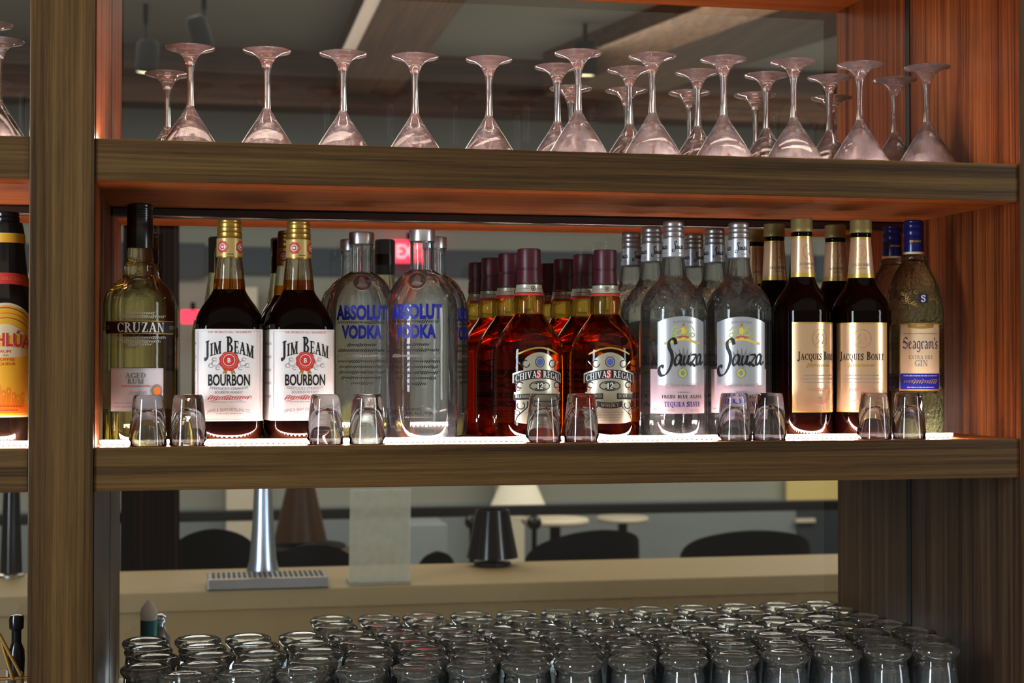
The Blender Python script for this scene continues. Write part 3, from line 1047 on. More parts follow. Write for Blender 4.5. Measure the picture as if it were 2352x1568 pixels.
series(r, [(526, .10, 0, 'left of the two front bourbon bottles with big white labels and gold caps'),
           (685, .104, 12, 'right of the two front bourbon bottles, its left flank label showing, beside the vodka'),
           (662, .262, 6, 'bourbon bottle in the second row, hidden behind the right front bourbon bottle')], 'bottle', 'bourbon bottles', 900)

# --- dark capped bottles beyond the pane
K = Kind(492, .43)
r = bottle('whiskey_bottle')
s_ = K.s
lathe_obj('body', [(0, 0), (.037, 0), (.040, .004), (.040, .150), (.037, .168), (.028, .186), (.0215, .196)], M['olive_glass'], r, 40)
lathe_obj('neck', [(.0215, .196), (.0185, .215), (.0155, .235), (.014, .25), (0, .25)], M['rum_neck'], r, 32)
hcap = at_y(492, 545, .43).z-Z2T
lathe_obj('cap', [(.0158, hcap-.055), (.0158, hcap-.002), (.014, hcap), (0, hcap)], M['cap_black'], r, 32)
series(r, [(502, .43, 0, 'dark capped amber bottle beyond the pane, its neck peeking out left of the left bourbon'),
           (645, .43, 0, 'dark capped amber bottle beyond the pane, its neck peeking out left of the right bourbon'),
           (884, .43, 0, 'dark capped bottle beyond the pane, seen between the two vodka necks')], 'bottle', 'dark capped bottles beyond the pane', 700)

# --- vodka
K = Kind(968)
r = bottle('vodka_bottle')
body = K.P([(K.yb, 0), (K.yb, 66), (K.yb-4, 76), (K.yb-14, 81), (900, 82), (712, 82), (696, 80), (680, 76), (664, 70), (650, 62), (638, 52), (629, 41), (624, 32), (621, 27.5)])
lathe_obj('body', body, M['vodka'], r, 56)
lathe_obj('neck', K.P([(621, 27.5), (612, 27), (570, 27), (556, 27), (550, 24), (545, 0)]), M['vodka'], r, 40)
lathe_obj('cap', K.P([(556, 29), (555, 30), (531, 30), (528, 29), (527, 26), (527, 0)]), M['cap_silver'], r, 40)
pr = K.P([(K.yb, 82), (700, 82), (680, 76), (664, 70), (650, 62), (638, 52), (629, 41)])
pt = Painter(pr, K.s, K.yb)
pt.disc(-5, 648, 23, 21, 'medal', 0, 28); pt.ring(-5, 648, 23, 21, 2.5, 'cap_dull', 1); pt.disc(-5, 646, 8, 11, 'cap_dull', 1); pt.disc(-5, 655, 12, 5, 'cap_dull', 1)
pt.build('medallion', kid(r, 'body'))
pt = Painter(pr, K.s, K.yb)
pt.sans('ABSOLUT', -8, 717, 128, 33, 'blue', 1, bold=.05)
pt.scribble(-70, 50, 741, 8, 'ink', 1, .9, 2, 4.5)
pt.sans('VODKA', -8, 762, 98, 30, 'blue', 1, bold=.05)
for k in range(8):
    w = (34, 58, 60, 60, 56, 56, 50, 26)[k]
    pt.scribble(-8-w, -8+w, 793+k*12.6, 7, 'ink' if k != 2 else 'grey_ink', 1, 1.0, 60+k, 4.2)
pt.sans('IMPORTED', -12, 938, 38, 6, 'ink', 1); pt.sans('40% ALC./VOL.', 4, 947, 66, 6, 'ink', 1); pt.dashes(-30, 34, 956, 2.2, 'grey_ink', 1, 9)
pt.build('printed_lettering', kid(r, 'body'))
series(r, [(969, .10, -6, 'clear vodka bottle nearer the whisky, printed with blue and black lettering, front row right'),
           (830, .165, 6, 'clear vodka bottle behind two shot glasses, next to the bourbon, printed in blue'),
           (998, .222, 70, 'clear vodka bottle in the second row behind the right vodka bottle'),
           (808, .294, 100, 'clear vodka bottle in the second row behind the left vodka bottle')], 'bottle', 'vodka bottles', 900)

# --- scotch
K = Kind(1215, .0998)
r = bottle('scotch_bottle')
body = K.P([(K.yb, 0), (K.yb, 66), (K.yb-4, 76), (K.yb-14, 78.5), (K.yb-40, 80), (860, 80), (836, 79.6), (812, 78.6), (794, 77), (776, 70), (760, 61), (745, 50), (732, 40), (722, 35)])
lathe_obj('body', body, M['scotch'], r, 56)
lathe_obj('neck', K.P([(722, 35), (714, 36), (696, 36), (684, 34), (668, 29), (650, 25), (640, 22), (640, 0)]), M['scotch_neck'], r, 40)
lathe_obj('cap', K.P([(651, 28), (640, 27), (622, 26.3), (621, 25), (618, 25), (617, 26.5), (600, 27.2), (578, 27), (573, 26), (572, 23), (572, 0)]), M['cap_maroon'], r, 40)
pr = K.P([(682, 35), (665, 30), (650, 28.3)])
pt = Painter(pr, K.s, K.yb)
pt.rect(-62, 652, 62, 678, 'scotch_label', 0); pt.rect(-62, 652, 62, 655, 'ink', 1); pt.rect(-62, 674, 62, 680, 'red', 1)
pt.rect(-62, 673, 62, 674.5, 'ink', 1)
pt.disc(0, 664, 5.5, 5.5, 'ink', 1); pt.disc(0, 664, 4, 4, 'scotch_label', 2); pt.disc(0, 664, 2, 2, 'ink', 3); pt.dashes(-40, -10, 664, 2.5, 'grey_ink', 1, 3); pt.dashes(10, 40, 664, 2.5, 'grey_ink', 1, 5)
pt.build('neck_band', r)
pt = Painter(K.P([(K.yb, 80), (860, 80), (836, 79.6), (812, 78.6)]), K.s, K.yb)
lab = 'scotch_label'
# silhouette: crest top, banner, scroll sides, rounded foot
pt.strip(-38, 38, lambda u: 832-22*math.cos(u/38*PI/2)**.6 if abs(u) < 38 else 832, 852, lab, 0, 14)
pt.strip(-64, 64, lambda u: 846+(u/64)**2*12, lambda u: 868+(u/64)**2*12, lab, 0, 20)
pt.strip(-54, 54, 866, 950, lab, 0, 16)
pt.strip(-60, 60, 900, 918, lab, 0, 16)
pt.strip(-58, 58, 940, lambda u: 972-6*abs(u/58)**3, lab, 0, 16)
for sg in (-1, 1):
    pt.line([(sg*52, 830), (sg*22, 862)], 1.5, 'scotch_label', 1, 2.4, 30, 0); pt.line([(sg*50, 828), (sg*24, 858)], .5, 'ink', 2, 1.0, 30, 0)
    pt.ring(sg*32, 836, 9, 9, 2.2, 'ink', 1, 14, 0, 290); pt.ring(sg*46, 884, 9, 8, 2.6, 'ink', 1, 14, 60, 330); pt.ring(sg*50, 892, 5, 5, 1.6, 'red', 1, 12)
    pt.ring(sg*44, 930, 10, 9, 2.4, 'ink', 1, 14, -60, 220); pt.ring(sg*52, 946, 6, 6, 1.6, 'ink', 1, 12)
    pt.strip(sg*16, sg*62, lambda u: 902+abs(u)/62*3, lambda u: 915+abs(u)/62*3, 'ink', 1, 8)
    pt.line([(sg*22, 925), (sg*34, 938), (sg*52, 955), (sg*58, 972)], 1.0, 'ink', 1, 3.0)
banner_t = lambda u: 849+(u/60)**2*12
pt.strip(-61, 61, banner_t, lambda u: 869+(u/60)**2*12, 'ink', 1, 20)
pt.serif('CHIVAS REGAL', 0, 859, 114, 15, 'paper', 2, lambda u, v: (u, v+(u/60.0)**2*12))
pt.strip(-8, 3, lambda u: 850, lambda u: 868, 'red', 1.5, 3)
pt.disc(0, 832, 7, 8, 'midblue', 2); pt.ring(0, 832, 11, 12, 1.5, 'ink', 1); pt.dashes(-9, 9, 819, 2.5, 'grey_ink', 1)
pt.disc(0, 886, 25, 11.5, 'ink', 1); pt.ring(0, 886, 22.5, 9.6, 1.0, lab, 2)
pt.serif('12', 0, 886, 15, 13, 'paper', 2); pt.dashes(-19, -9, 886, 2.5, lab, 2); pt.dashes(9, 19, 886, 2.5, lab, 2)
pt.serif('BLENDED', -38, 909, 38, 7, lab, 2); pt.serif('SCOTCH', 38, 909, 36, 7, lab, 2)
pt.strip(-30, 30, lambda u: 924+(u/30)**2*-4, lambda u: 937+(u/30)**2*-4, 'ink', 1, 10)
pt.serif('WHISKY', 0, 930.5, 42, 8, lab, 2, lambda u, v: (u, v-(u/30.0)**2*4))
for k, yy in enumerate((946, 952, 958, 964)):
    pt.dashes(-34+k*4, 34-k*4, yy, 1.8, 'grey_ink', 1, k)
pt.strip(-50, 50, lambda u: 812-14*math.cos(u/50*PI/2), lambda u: 816-14*math.cos(u/50*PI/2), 'gold_ink', 0, 16)
pt.build('label', r)
g = 'whisky bottles with maroon caps'
series(r, [(1215, .0998, 18, 'front whisky bottle of the left file, amber with maroon cap and ornate silver label'),
           (1390, .0998, 8, 'front whisky bottle of the right file, amber with maroon cap and ornate silver label'),
           (1170, .197, 30, 'second whisky bottle of the left file, just behind the front one'),
           (1342, .197, 24, 'second whisky bottle of the right file, behind the front right one'),
           (1130, .2945, 40, 'third whisky bottle of the left file, against the pane'),
           (1296, .2945, 30, 'third whisky bottle of the right file, between the two front ones'),
           (1099, .402, 60, 'rearmost whisky bottle of the left file, beyond the pane next to the vodka'),
           (1262, .402, 60, 'rearmost whisky bottle of the right file, beyond the pane')], 'bottle', g, 900)

# --- tequila
K = Kind(1546)
r = bottle('tequila_bottle')
body = K.P([(K.yb, 0), (K.yb, 64), (K.yb-4, 72), (K.yb-14, 75.5), (900, 76), (728, 76), (712, 75.5)])
lathe_obj('body', body, M['tequila'], r, 56)
lathe_obj('shoulder', K.P([(712, 75.5), (700, 74), (688, 70), (675, 63), (663, 53), (652, 43), (642, 35), (634, 31)]), M['teq_shoulder'], r, 48)
lathe_obj('neck', K.P([(634, 31), (615, 28), (596, 25), (580, 22.5), (570, 22.5), (570, 0)]), M['tequila'], r, 40)
cap = [(549, 24.4), (546, 24.4), (544, 23.2), (538, 24.4), (534, 24.4), (532, 23.2), (528, 24.4), (524, 24.2), (522, 23), (519, 24), (513, 23.8), (510, 22.6), (508, 20), (508, 0)]
lathe_obj('cap', K.P([(594, 25.2), (592, 24.3)]+cap), M['cap_dull'], r, 40)
pt = Painter(K.P([(594, 25.4), (549, 24.6)]), K.s, K.yb)
pt.rect(-70, 550, 70, 592, 'silver_label', 0); pt.rect(-70, 590, 70, 592, 'grey_ink', 1)
for u in (-36, 4, 44):
    pt.polys(script_polys(), u, 569, 30, 26, 'ink', 1); pt.dashes(u, u+12, 583, 2, 'grey_ink', 1)
pt.build('neck_label', kid(r, 'neck'))
pt = Painter(K.P([(K.yb, 76), (700, 76)]), K.s, K.yb)
pt.rect(-80, 848, 64, 948, 'pink_paper', 0)
archt = lambda u: 742-13*(1-(u/60)**2)
pt.strip(-60, 60, archt, 890, 'silver_label', 1, 20)
pt.rect(-60, 884, 60, 948, 'pink_paper', 2)
for k in range(9):                      # agave leaves behind the name
    a = PI*(0.08+0.84*k/8)
    c, s2 = math.cos(a), math.sin(a)
    p0, p1 = (3*c, 848-4*s2), (34*c, 842-44*s2)
    nx, ny = -s2*4.5, c*4.5
    mid = ((p0[0]+p1[0])/2, (p0[1]+p1[1])/2)
    pt.mb.poly([pt.pt(*p0, 2), pt.pt(mid[0]+nx, mid[1]-ny, 2), pt.pt(*p1, 2), pt.pt(mid[0]-nx, mid[1]+ny, 2)], M['silver_dark'])
pt.sans('IMPORTED', 0, 741, 46, 5, 'grey_ink', 2, lambda u, v: (u, v+(u/46.0)**2*7))
for sg in (-1, 1):
    pt.ring(sg*12, 766, 8, 8, 2.8, 'lime', 2, 14, 0, 300); pt.ring(sg*23, 771, 6, 6, 2.4, 'lime', 2, 12); pt.line([(sg*28, 762), (sg*18, 752), (sg*6, 758)], 1.4, 'lime', 2, 2.6)
    pt.disc(sg*8, 777, 3, 3, 'gold_ink', 2)
pt.disc(0, 762, 6, 9, 'yellow', 2, 10, .2, 5); pt.disc(0, 748, 3, 4, 'gold_ink', 2); pt.line([(-14, 776), (0, 774), (14, 776)], 1.6, 'red', 3, 2.6)
pt.strip(-44, 44, lambda u: 782-5*math.cos(u/44*PI), lambda u: 788-5*math.cos(u/44*PI), 'yellow', 2, 16)
pt.polys(script_polys(), -1, 824, 116, 88, 'ink', 3)
pt.disc(-2, 857, 11, 11, 'lime', 3); pt.ring(-2, 857, 11, 11, 1.4, 'grey_ink', 4); pt.disc(-2, 857, 4.5, 5.5, 'grey_ink', 4)
pt.sans('HECHO EN MEXICO', 0, 885.5, 60, 4.5, 'grey_ink', 4)
pt.frame(-40, 881, 40, 891, .8, 'pale_red', 3)
pt.dashes(-14, 14, 900, 2, 'grey_ink', 3); pt.serif('FRESH BLUE AGAVE', 0, 910, 100, 7.5, 'ink', 3)
pt.serif('TEQUILA SILVER', 0, 927, 88, 11, 'blue', 3)
pt.sans('750 ML', -30, 941, 20, 4.5, 'grey_ink', 3); pt.sans('40% ALC', 28, 941, 24, 4.5, 'grey_ink', 3); pt.dashes(-74, -58, 938, 4, 'grey_ink', 1)
pt.build('label', r)
series(r, [(1547, .10, 17, 'front tequila bottle of the left file beside the whisky, clear with arched silver label'),
           (1697, .10, 5, 'front tequila bottle of the right file beside the brandy, clear with arched silver label'),
           (1497, .198, 22, 'second tequila bottle of the left file, silver cap showing behind the front one'),
           (1642, .198, 14, 'second tequila bottle of the right file, silver cap between the two front necks'),
           (1450, .2945, 30, 'third tequila bottle of the left file, leftmost silver cap next to the whisky'),
           (1594, .2945, 25, 'third tequila bottle of the right file, dull cap against the pane')], 'bottle', 'tequila bottles', 900)

# --- brandy
K = Kind(1842)
r = bottle('brandy_bottle')
body = K.P([(K.yb, 0), (K.yb, 56), (K.yb-4, 64), (K.yb-14, 68), (900, 69), (732, 69), (727, 68), (722, 69), (712, 68), (700, 64), (686, 57), (672, 47), (660, 38), (648, 32.5), (638, 30)])
lathe_obj('body', body, M['brandy'], r, 56)
lathe_obj('neck', K.P([(638, 30), (600, 26.8), (560, 23.5), (545, 22.5), (541, 24), (535, 24), (530, 22), (530, 0)]), M['brandy'], r, 40)
lathe_obj('cap', K.P([(534, 24.5), (533, 25.4), (524, 25.4), (523, 24.8), (506, 25), (503, 24), (502, 21), (502, 0)]), M['cap_olive'], r, 40)
pt = Painter(K.P([(638, 30), (600, 26.9), (560, 23.7), (545, 22.7)]), K.s, K.yb)
pt.rect(-48, 544, 48, 638, 'peach', 0); pt.rect(-48, 628, 48, 638, 'goldfoil', 1); pt.rect(-48, 544, 48, 549, 'goldfoil', 1)
pt.ring(0, 580, 13, 17, .7, 'gold_ink', 1, 24); pt.line([(2, 570), (5, 578), (1, 585), (5, 590)], .6, 'pale_red', 1, 1.8)
pt.serif('JACQUES BONET', 0, 608, 46, 6, 'grey_ink', 1); pt.scribble(-12, 12, 617, 4, 'gold_ink', 1, .6, 2, 3)
pt.build('neck_label', kid(r, 'neck'))
pt = Painter(K.P([(K.yb, 69), (732, 69)]), K.s, K.yb)
pt.rect(-66, 742, 66, 946, 'goldfoil', 0); pt.rect(-62, 746, 62, 942, 'peach', 1)
pt.ring(0, 779, 21, 21, .8, 'gold_ink', 2, 32); pt.line([(6, 768), (10, 780), (5, 790), (12, 788)], .6, 'pale_red', 2, 1.8); pt.line([(-4, 768), (-9, 778), (-3, 784), (-10, 792)], .6, 'gold_ink', 2, 1.6)
pt.serif('Jacques Bonet', 0, 818, 108, 19, 'ink', 2)
pt.scribble(-33, 30, 840, 10, 'gold_ink', 2, 1.0, 21, 5)
for k, (yy, w) in enumerate(((862, 40), (870, 48), (878, 40))):
    pt.dashes(-w, w, yy, 1.8, 'grey_ink', 2, k)
pt.scribble(-30, 34, 895, 9, 'pale_red', 2, .9, 23, 5)
for k, (yy, w) in enumerate(((912, 8), (919, 26), (926, 20))):
    pt.dashes(-w, w, yy, 1.8, 'pale_red' if k else 'grey_ink', 2, k)
pt.build('label', r)
series(r, [(1842, .10, 36, 'left front brandy bottle, dark with gold edged cream label turned to the right'),
           (1978, .10, 2, 'right front brandy bottle beside the gin, dark with gold edged cream label facing forward'),
           (1779, .188, 25, 'brandy bottle in the second row, neck showing left of the left front brandy'),
           (1919, .188, 12, 'brandy bottle in the second row, neck showing between the two front brandies'),
           (1733, .29, 40, 'rearmost brandy bottle, olive cap behind the right tequila neck')], 'bottle', 'brandy bottles', 900)

# --- gin
K = Kind(2099, .145)
r = bottle('gin_bottle')
body = K.P([(K.yb, 0), (K.yb, 52), (K.yb-5, 62), (K.yb-16, 67), (900, 68), (740, 68), (720, 67), (700, 64.5), (680, 60.5), (660, 55), (640, 47.5), (622, 38.5), (610, 31), (602, 27)])
lathe_obj('body', body, M['gin'], r, 56)
lathe_obj('neck', K.P([(602, 27), (599, 30), (592, 30), (589, 25), (580, 20), (575, 20), (575, 0)]), M['gin'], r, 40)
lathe_obj('cap', K.P([(586, 22.4), (582, 23), (546, 22.6), (544, 21.8), (541, 23), (528, 23), (526, 21.8), (522, 23), (516, 23), (514, 22), (510, 22.6), (508, 20.5), (507, 19), (507, 0)]), M['cap_blue'], r, 40)
pt = Painter(K.P([(586, 23.2), (546, 22.8)]), K.s, K.yb)
pt.rect(-62, 580, 62, 585.5, 'cream', 0); pt.dashes(-14, 14, 556, 5, 'gold_ink', 0, 3, 3)
pt.build('cap_band', kid(r, 'cap'))
pr = K.P([(K.yb, 68), (740, 68), (720, 67), (700, 64.5), (680, 60.5), (660, 55)])
pt = Painter(pr, K.s, K.yb)
pt.rect(-4, 678, 17, 699, 'navy', 0); pt.serif('S', 6.5, 688.5, 10, 15, 'paper', 1)
for k in range(16):
    rr = random.Random(k)
    pt.ring(-50+rr.uniform(0, 42), 690+rr.uniform(-16, 16), 4, 4, 1.3, 'gold_ink', 0, 10, 0, 300)
pt.dashes(22, 46, 690, 4, 'gold_ink', 0, 7, 4)
pt.build('badge', kid(r, 'body'))
pt = Painter(pr, K.s, K.yb)
pt.rect(-50, 744, 50, 897, 'goldfoil', 0); pt.rect(-47, 747, 47, 893, 'cream', 1)
pt.strip(-30, 30, 746, lambda u: 757-(u/30)**2*3, 'gold_ink', 2, 8); pt.sans('SMOOTH', 0, 749.5, 20, 4, 'paper', 3)
pt.dashes(-40, 40, 768, 1.6, 'gold_ink', 2, 2)
pt.polys(blackletter_polys("Seagram's"), 0, 789, 84, 26, 'navy', 2)
pt.serif('EXTRA DRY', 0, 821, 56, 8.5, 'grey_ink', 2); pt.serif('GIN', 0, 834.5, 30, 14, 'grey_ink', 2)
pt.rect(-47, 858, 47, 893, 'blue', 2); pt.dashes(-40, 40, 863, 2.2, 'pale_ink', 3, 1); pt.dashes(-32, 32, 889, 2.2, 'pale_ink', 3, 2)
pt.scribble(-40, 40, 876, 11, 'gold_ink', 3, 1.0, 31, 5)
pt.build('label', r)
series(r, [(2099, .143, 14, 'front gin bottle with blue cap and cream and blue label, rightmost bottle on the shelf'),
           (2050, .234, 25, 'second gin bottle, blue cap showing behind the front gin bottle')], 'bottle', 'gin bottles', 900)

# --- coffee liqueur, left of the post
K = Kind(12)
r = bottle('liqueur_bottle')
body = K.P([(K.yb, 0), (K.yb, 56), (K.yb-4, 62), (K.yb-14, 65), (900, 66), (730, 66), (706, 65), (688, 64), (672, 61), (655, 54), (636, 49), (600, 45), (560, 41), (548, 40)])
lathe_obj('body', body, M['coffee'], r, 48)
lathe_obj('cap', K.P([(562, 42), (545, 41.5), (530, 40), (516, 37), (512, 36), (511, 29), (508, 30), (500, 30), (498, 28.5), (492, 29.5), (488, 28), (487, 0)]), M['cap_black'], r, 40)
pt = Painter(K.P([(562, 42.3), (545, 41.8), (536, 40.6)]), K.s, K.yb)
pt.rect(-66, 538, 66, 560, 'kahlua_yellow', 0); pt.rect(-66, 538, 66, 541, 'yellow', 1)
pt.build('neck_band', r)
pr = K.P([(K.yb, 66), (730, 66), (706, 65.2), (688, 64), (672, 61), (655, 54), (636, 49), (620, 47)])
pt = Painter(pr, K.s, K.yb)
pt.strip(-70, 70, lambda u: 629+(u/60)**2*6, lambda u: 655+(u/60)**2*6, 'red', 0, 14); pt.sans('LICOR DELICIOSO', 0, 642, 80, 7, 'orange', 1, lambda u, v: (u, v+(u/60)**2*6))
pt.build('shoulder_band', r)
pt = Painter(pr, K.s, K.yb)
at_ = lambda k: (lambda u: 698+k+(u/58)**2*(26))
pt.strip(-62, 62, at_(0), 957, 'cream', 0, 18); pt.strip(-58, 58, at_(6), 953, 'kahlua_yellow', 1, 18)
for k, c in ((10, 'red'), (13, 'yellow'), (22, 'orange'), (25, 'yellow'), (33, 'red'), (35, 'yellow')):
    pt.strip(-56, 56, at_(k), at_(k+2.4), c, 2, 18)
pt.strip(-44, 44, lambda u: 746+(u/44)**2*22, 772, 'cream', 2, 12)
bow = lambda u, v: (u, v-(u/62.0)**2*-8)
pt.sans('KAHLÚA', -2, 777, 132, 40, 'cream', 3, bow, bold=.07); pt.sans('KAHLÚA', -2, 777, 128, 37, 'red', 4, bow, bold=.03)
pt.strip(-50, 50, lambda u: 798+(u/50)**2*6, lambda u: 822-(u/50)**2*4, 'cream', 2, 12)
pt.sans('RUM', 0, 808, 22, 6, 'red', 3); pt.sans('AND', 0, 817, 12, 4, 'red', 3)
pt.sans('COFFEE', 0, 826, 40, 6, 'red', 3); pt.sans('LIQUEUR', 0, 836, 44, 6, 'red', 3)
for k in range(9):
    rr = random.Random(90+k)
    x0 = -52+k*11; hh = rr.uniform(14, 42)
    pt.rect(x0, 925-hh, x0+9, 928, 'orange', 2); pt.rect(x0+3, 925-hh+6, x0+6, 925-hh+12, 'yellow', 3)
pt.rect(-58, 928, 58, 948, 'orange', 3); pt.dashes(-40, 40, 932, 2.4, 'red', 4, 2); pt.dashes(-30, 30, 941, 2.4, 'red', 4, 5)
pt.build('label', r)
place(r, 12, 900, .10, 0, 'dark coffee liqueur bottle with yellow and red label at the left edge', 'bottle', None)

# ------------------------------------------------------------------ shot glasses
m = MB()
m.lathe([(0, .047), (.006, .0462), (.0115, .041), (.0165, .028), (.0205, .012), (.0228, .0008), (.0236, 0), (.0250, .0012), (.0246, .006), (.0226, .030), (.0196, .058), (.0188, .0625), (.0172, .0642), (.0125, .0636), (0, .0628)], M['shot'], 40)
sg = m.build('shot_glass', None, smooth=True)
pairs = [(340, 432, 'in front of the rum bottle'), (747, 843, 'between the bourbon and the vodka'), (1248, 1335, 'in front of the whisky'),
         (1687, 1767, 'in front of the tequila'), (2008, 2087, 'before the brandy and gin')]
k = 0
for a, b, where in pairs:
    for px, sd in ((a, 'left'), (b, 'right')):
        o = sg if k == 0 else sg.copy()
        if k: COL.objects.link(o)
        p = at_y(px, 1000, .0245)
        o.location = (p.x, .0245, Z2T+.0005); o.scale = (.965, .965, 1.0)
        o.rotation_euler = (0, 0, k*1.3)
        tag(o, f'{sd} upside down clear shot glass of the pair {where}'.replace('upside down', 'upturned'), 'shot glass', 'upturned shot glasses')
        k += 1

# ------------------------------------------------------------------ upturned tumblers
TH = at_y(2150, 1484, .042).z-ZC
root = empty('footed_tumbler')
base = [(.0262, TH-.0165), (.0290, TH-.0135), (.0325, TH-.0095), (.0335, TH-.006), (.0328, TH-.0028), (.0300, TH-.0008), (.0275, TH), (.0215, TH-.0016), (.010, TH-.0022), (0, TH-.0024)]
lathe_obj('base', base, M['tumbler_base'], root, 40)
out = [(.0305, 0), (.0314, .004), (.0318, TH*.3), (.0310, TH*.55), (.0282, TH*.78), (.0262, TH-.022), (.0262, TH-.0165)]
inn = [(0, TH-.026), (.018, TH-.0265), (.0236, TH-.032), (.0262, TH*.78), (.0290, TH*.55), (.0302, TH*.3), (.0298, .004), (.0299, .0008), (.0305, 0)]
lathe_obj('bowl', inn+out[1:], M['tumbler'], root, 40)
rows = [.0420, .1092, .1764, .2436, .3110, .3840, .4530]
shift = [0, .020, .030, .022, .014, 0, -.004]
XR = at_y(2150, 1484, .042).x
rown = ['front', 'second', 'third', 'fourth', 'fifth', 'sixth', 'rearmost']
kk = 0
PX = (XR-at_y(428, 1535, .042).x)/14
for ri, Y in enumerate(rows):
    n = (15 if ri == 0 else 16) if ri < 5 else 12
    for c in range(n):
        X = XR+shift[ri]-c*PX+random.uniform(-.002, .002)
        if X < .0345 or (ri > 4 and X < .30):
            continue
        o = root if kk == 0 else copy_tree(root)
        o.location = (X, Y, ZC+.0004)
        o.rotation_euler = (0, 0, random.uniform(0, 6))
        tag(o, f'upside down clear tumbler, {ORD[c]} from the right in the {rown[ri]} row on the worktop', 'tumbler', 'rows of upturned tumblers')
        kk += 1

# ------------------------------------------------------------------ the room beyond
RX0, RX1, RYB, CEIL = -4.5, 8.0, 8.6, 3.2


def sbox(name, dims, mat, bevel=0.0):
    m = MB(); m.box(*dims, M[mat])
    return structure(m.build(name, None, bevel=bevel))


sbox('floor', (RX0, RX1, -4.0, RYB+.1, -.1, 0), 'floor')
sbox('ceiling', (RX0, RX1, .8, RYB+.1, CEIL, CEIL+.1), 'ceil')
sbox('wall_back', (RX0, RX1, RYB, RYB+.1, 0, CEIL), 'palewall')
sbox('wall_left', (RX0-.1, RX0, -4.0, RYB, 0, CEIL), 'plaster')
sbox('wall_right', (RX1, RX1+.1, -4.0, RYB, 0, CEIL), 'plaster')
zc = lambda y, Y: at_y(461, y, Y).z
# bands along the far wall
sbox('trim_1', (RX0, RX1, RYB-.05, RYB-.001, zc(628, RYB), zc(566, RYB)), 'wall_band')
sbox('trim_2', (RX0, RX1, RYB-.03, RYB-.001, .0, zc(1165, RYB)), 'greyblue')
sbox('trim_3', (at_y(250, 700, RYB).x, at_y(470, 700, RYB).x, RYB-.07, RYB-.051, zc(640, RYB), zc(560, RYB)), 'dark_door')
sbox('trim_4', (at_y(1826, 1200, RYB).x, at_y(2000, 1200, RYB).x, RYB-.06, RYB-.031, 0, zc(1125, RYB)), 'dark_door')
# wooden cross beam and the beams running off it, under the ceiling
YB = 7.0


def tthing(mb, name, label, cat, group=None, **kw):
    o = mb.build(name, None, **kw)
    return tag(o, label, cat, group)


m = MB(); m.box(RX0, RX1, YB, YB+.25, zc(238, YB), CEIL-.001, M['beam_x'])
tthing(m, 'ceiling_beam', 'dark wooden beam running level across the room under the ceiling, seen behind the martini glasses', 'beam', bevel=.004)


def skew_beam(p0, p1, w, z0, z1, mat):
    p0, p1 = Vector(p0), Vector(p1)
    d = (p1-p0); d.z = 0; d.normalize()
    nrm = Vector((-d.y, d.x, 0))*(w/2)
    m = MB()
    q = [p0+nrm, p0-nrm, p1-nrm, p1+nrm]
    lo = [(v.x, v.y, z0) for v in q]; hi = [(v.x, v.y, z1) for v in q]
    m.poly(lo, M[mat]); m.poly(hi, M[mat])
    for i in range(4):
        j = (i+1) % 4
        m.poly([lo[i], lo[j], hi[j], hi[i]], M[mat])
    return m


ZBM = 2.95
a = at_z(985, -20, ZBM); b = Vector((a.x, YB-.003, ZBM)); a = Vector((a.x, 3.2, ZBM))
tthing(skew_beam(a, b, .36, ZBM, CEIL-.001, 'beam_y'), 'ceiling_beam', 'brown wooden beam rising to the top edge above the fourth and fifth martini glasses', 'beam')
a, b = at_z(1960, 20, ZBM), at_z(1440, 195, ZBM)
d = (b-a); b = a+d*((YB-.15-a.y)/d.y)
tthing(skew_beam(a, b, .55, ZBM, CEIL-.001, 'beam_y'), 'ceiling_beam', 'upper of the two slanting wooden beams at the top right beneath the top shelf', 'beam')
a, b = at_z(2000, 105, ZBM), at_z(1560, 225, ZBM)
d = (b-a); b = a+d*((YB-.15-a.y)/d.y)
# ------------------------------------------------------------------ spot lights under the ceiling


def spot(px, py, Y, label, tilt, size=.055):
    p = at_y(px, py, Y)
    root = empty('spot_light', (p.x, Y, p.z))
    tag(root, label, 'spot light', 'ceiling spot lights')
    mm = MB()
    mm.lathe([(size*.8, 0.004), (size, 0), (size, size*2.6), (size*.7, size*3.0), (0, size*3.0)], M['can'], 24)
    o = mm.build('can', root, smooth=True); o.rotation_euler = tilt
    mm = MB(); mm.lathe([(0, .003), (size*.8, .003)], M['warm_lamp'], 24)
    o = mm.build('lens', root, smooth=False); o.rotation_euler = tilt
    mm = MB(); mm.tube([(0, 0, size*2.5), (0, .0, CEIL-p.z)], .012, M['can'])
    mm.build('rod', root, smooth=True)
    return root


spot(1344, 174, 6.0, 'dark cylindrical spot light with glowing face behind the front martini glasses at centre', (.1, 0, 0), .06)
spot(334, 168, 6.0, 'dark spot light with glowing face near the post, behind the leftmost martini glasses', (.08, .1, 0), .055)
spot(468, 108, 5.6, 'dark tilted spot light under the ceiling above the leftmost martini glass', (.3, -.3, 0), .05)

# ------------------------------------------------------------------ exit signs


def sign(px0, px1, py0, py1, Y, word, label):
    a, b = at_y(px0, py1, Y), at_y(px1, py0, Y)
    root = empty('exit_sign', ((a.x+b.x)/2, Y, a.z))
    tag(root, label, 'exit sign', 'red exit signs')
    w, h = b.x-a.x, b.z-a.z
    mm = MB(); mm.box(-w/2, w/2, 0, .06, 0, h, M['exit_red']); mm.build('lit_panel', root, bevel=.004)
    mm = MB()
    if word:
        W0, H0, P = sans_polys('EXIT', .02)
        for q in P:
            mm.poly([(-w/2*.8+x/W0*w*.8, -.004, h*.2+y/H0*h*.6) for x, y in q], M['exit_word'])
        mm.build('lettering', root, recalc=False)
    mm = MB(); mm.box(-w*.1, w*.1, .01, .05, h, h+.05, M['can']); mm.build('bracket', root)
    return root


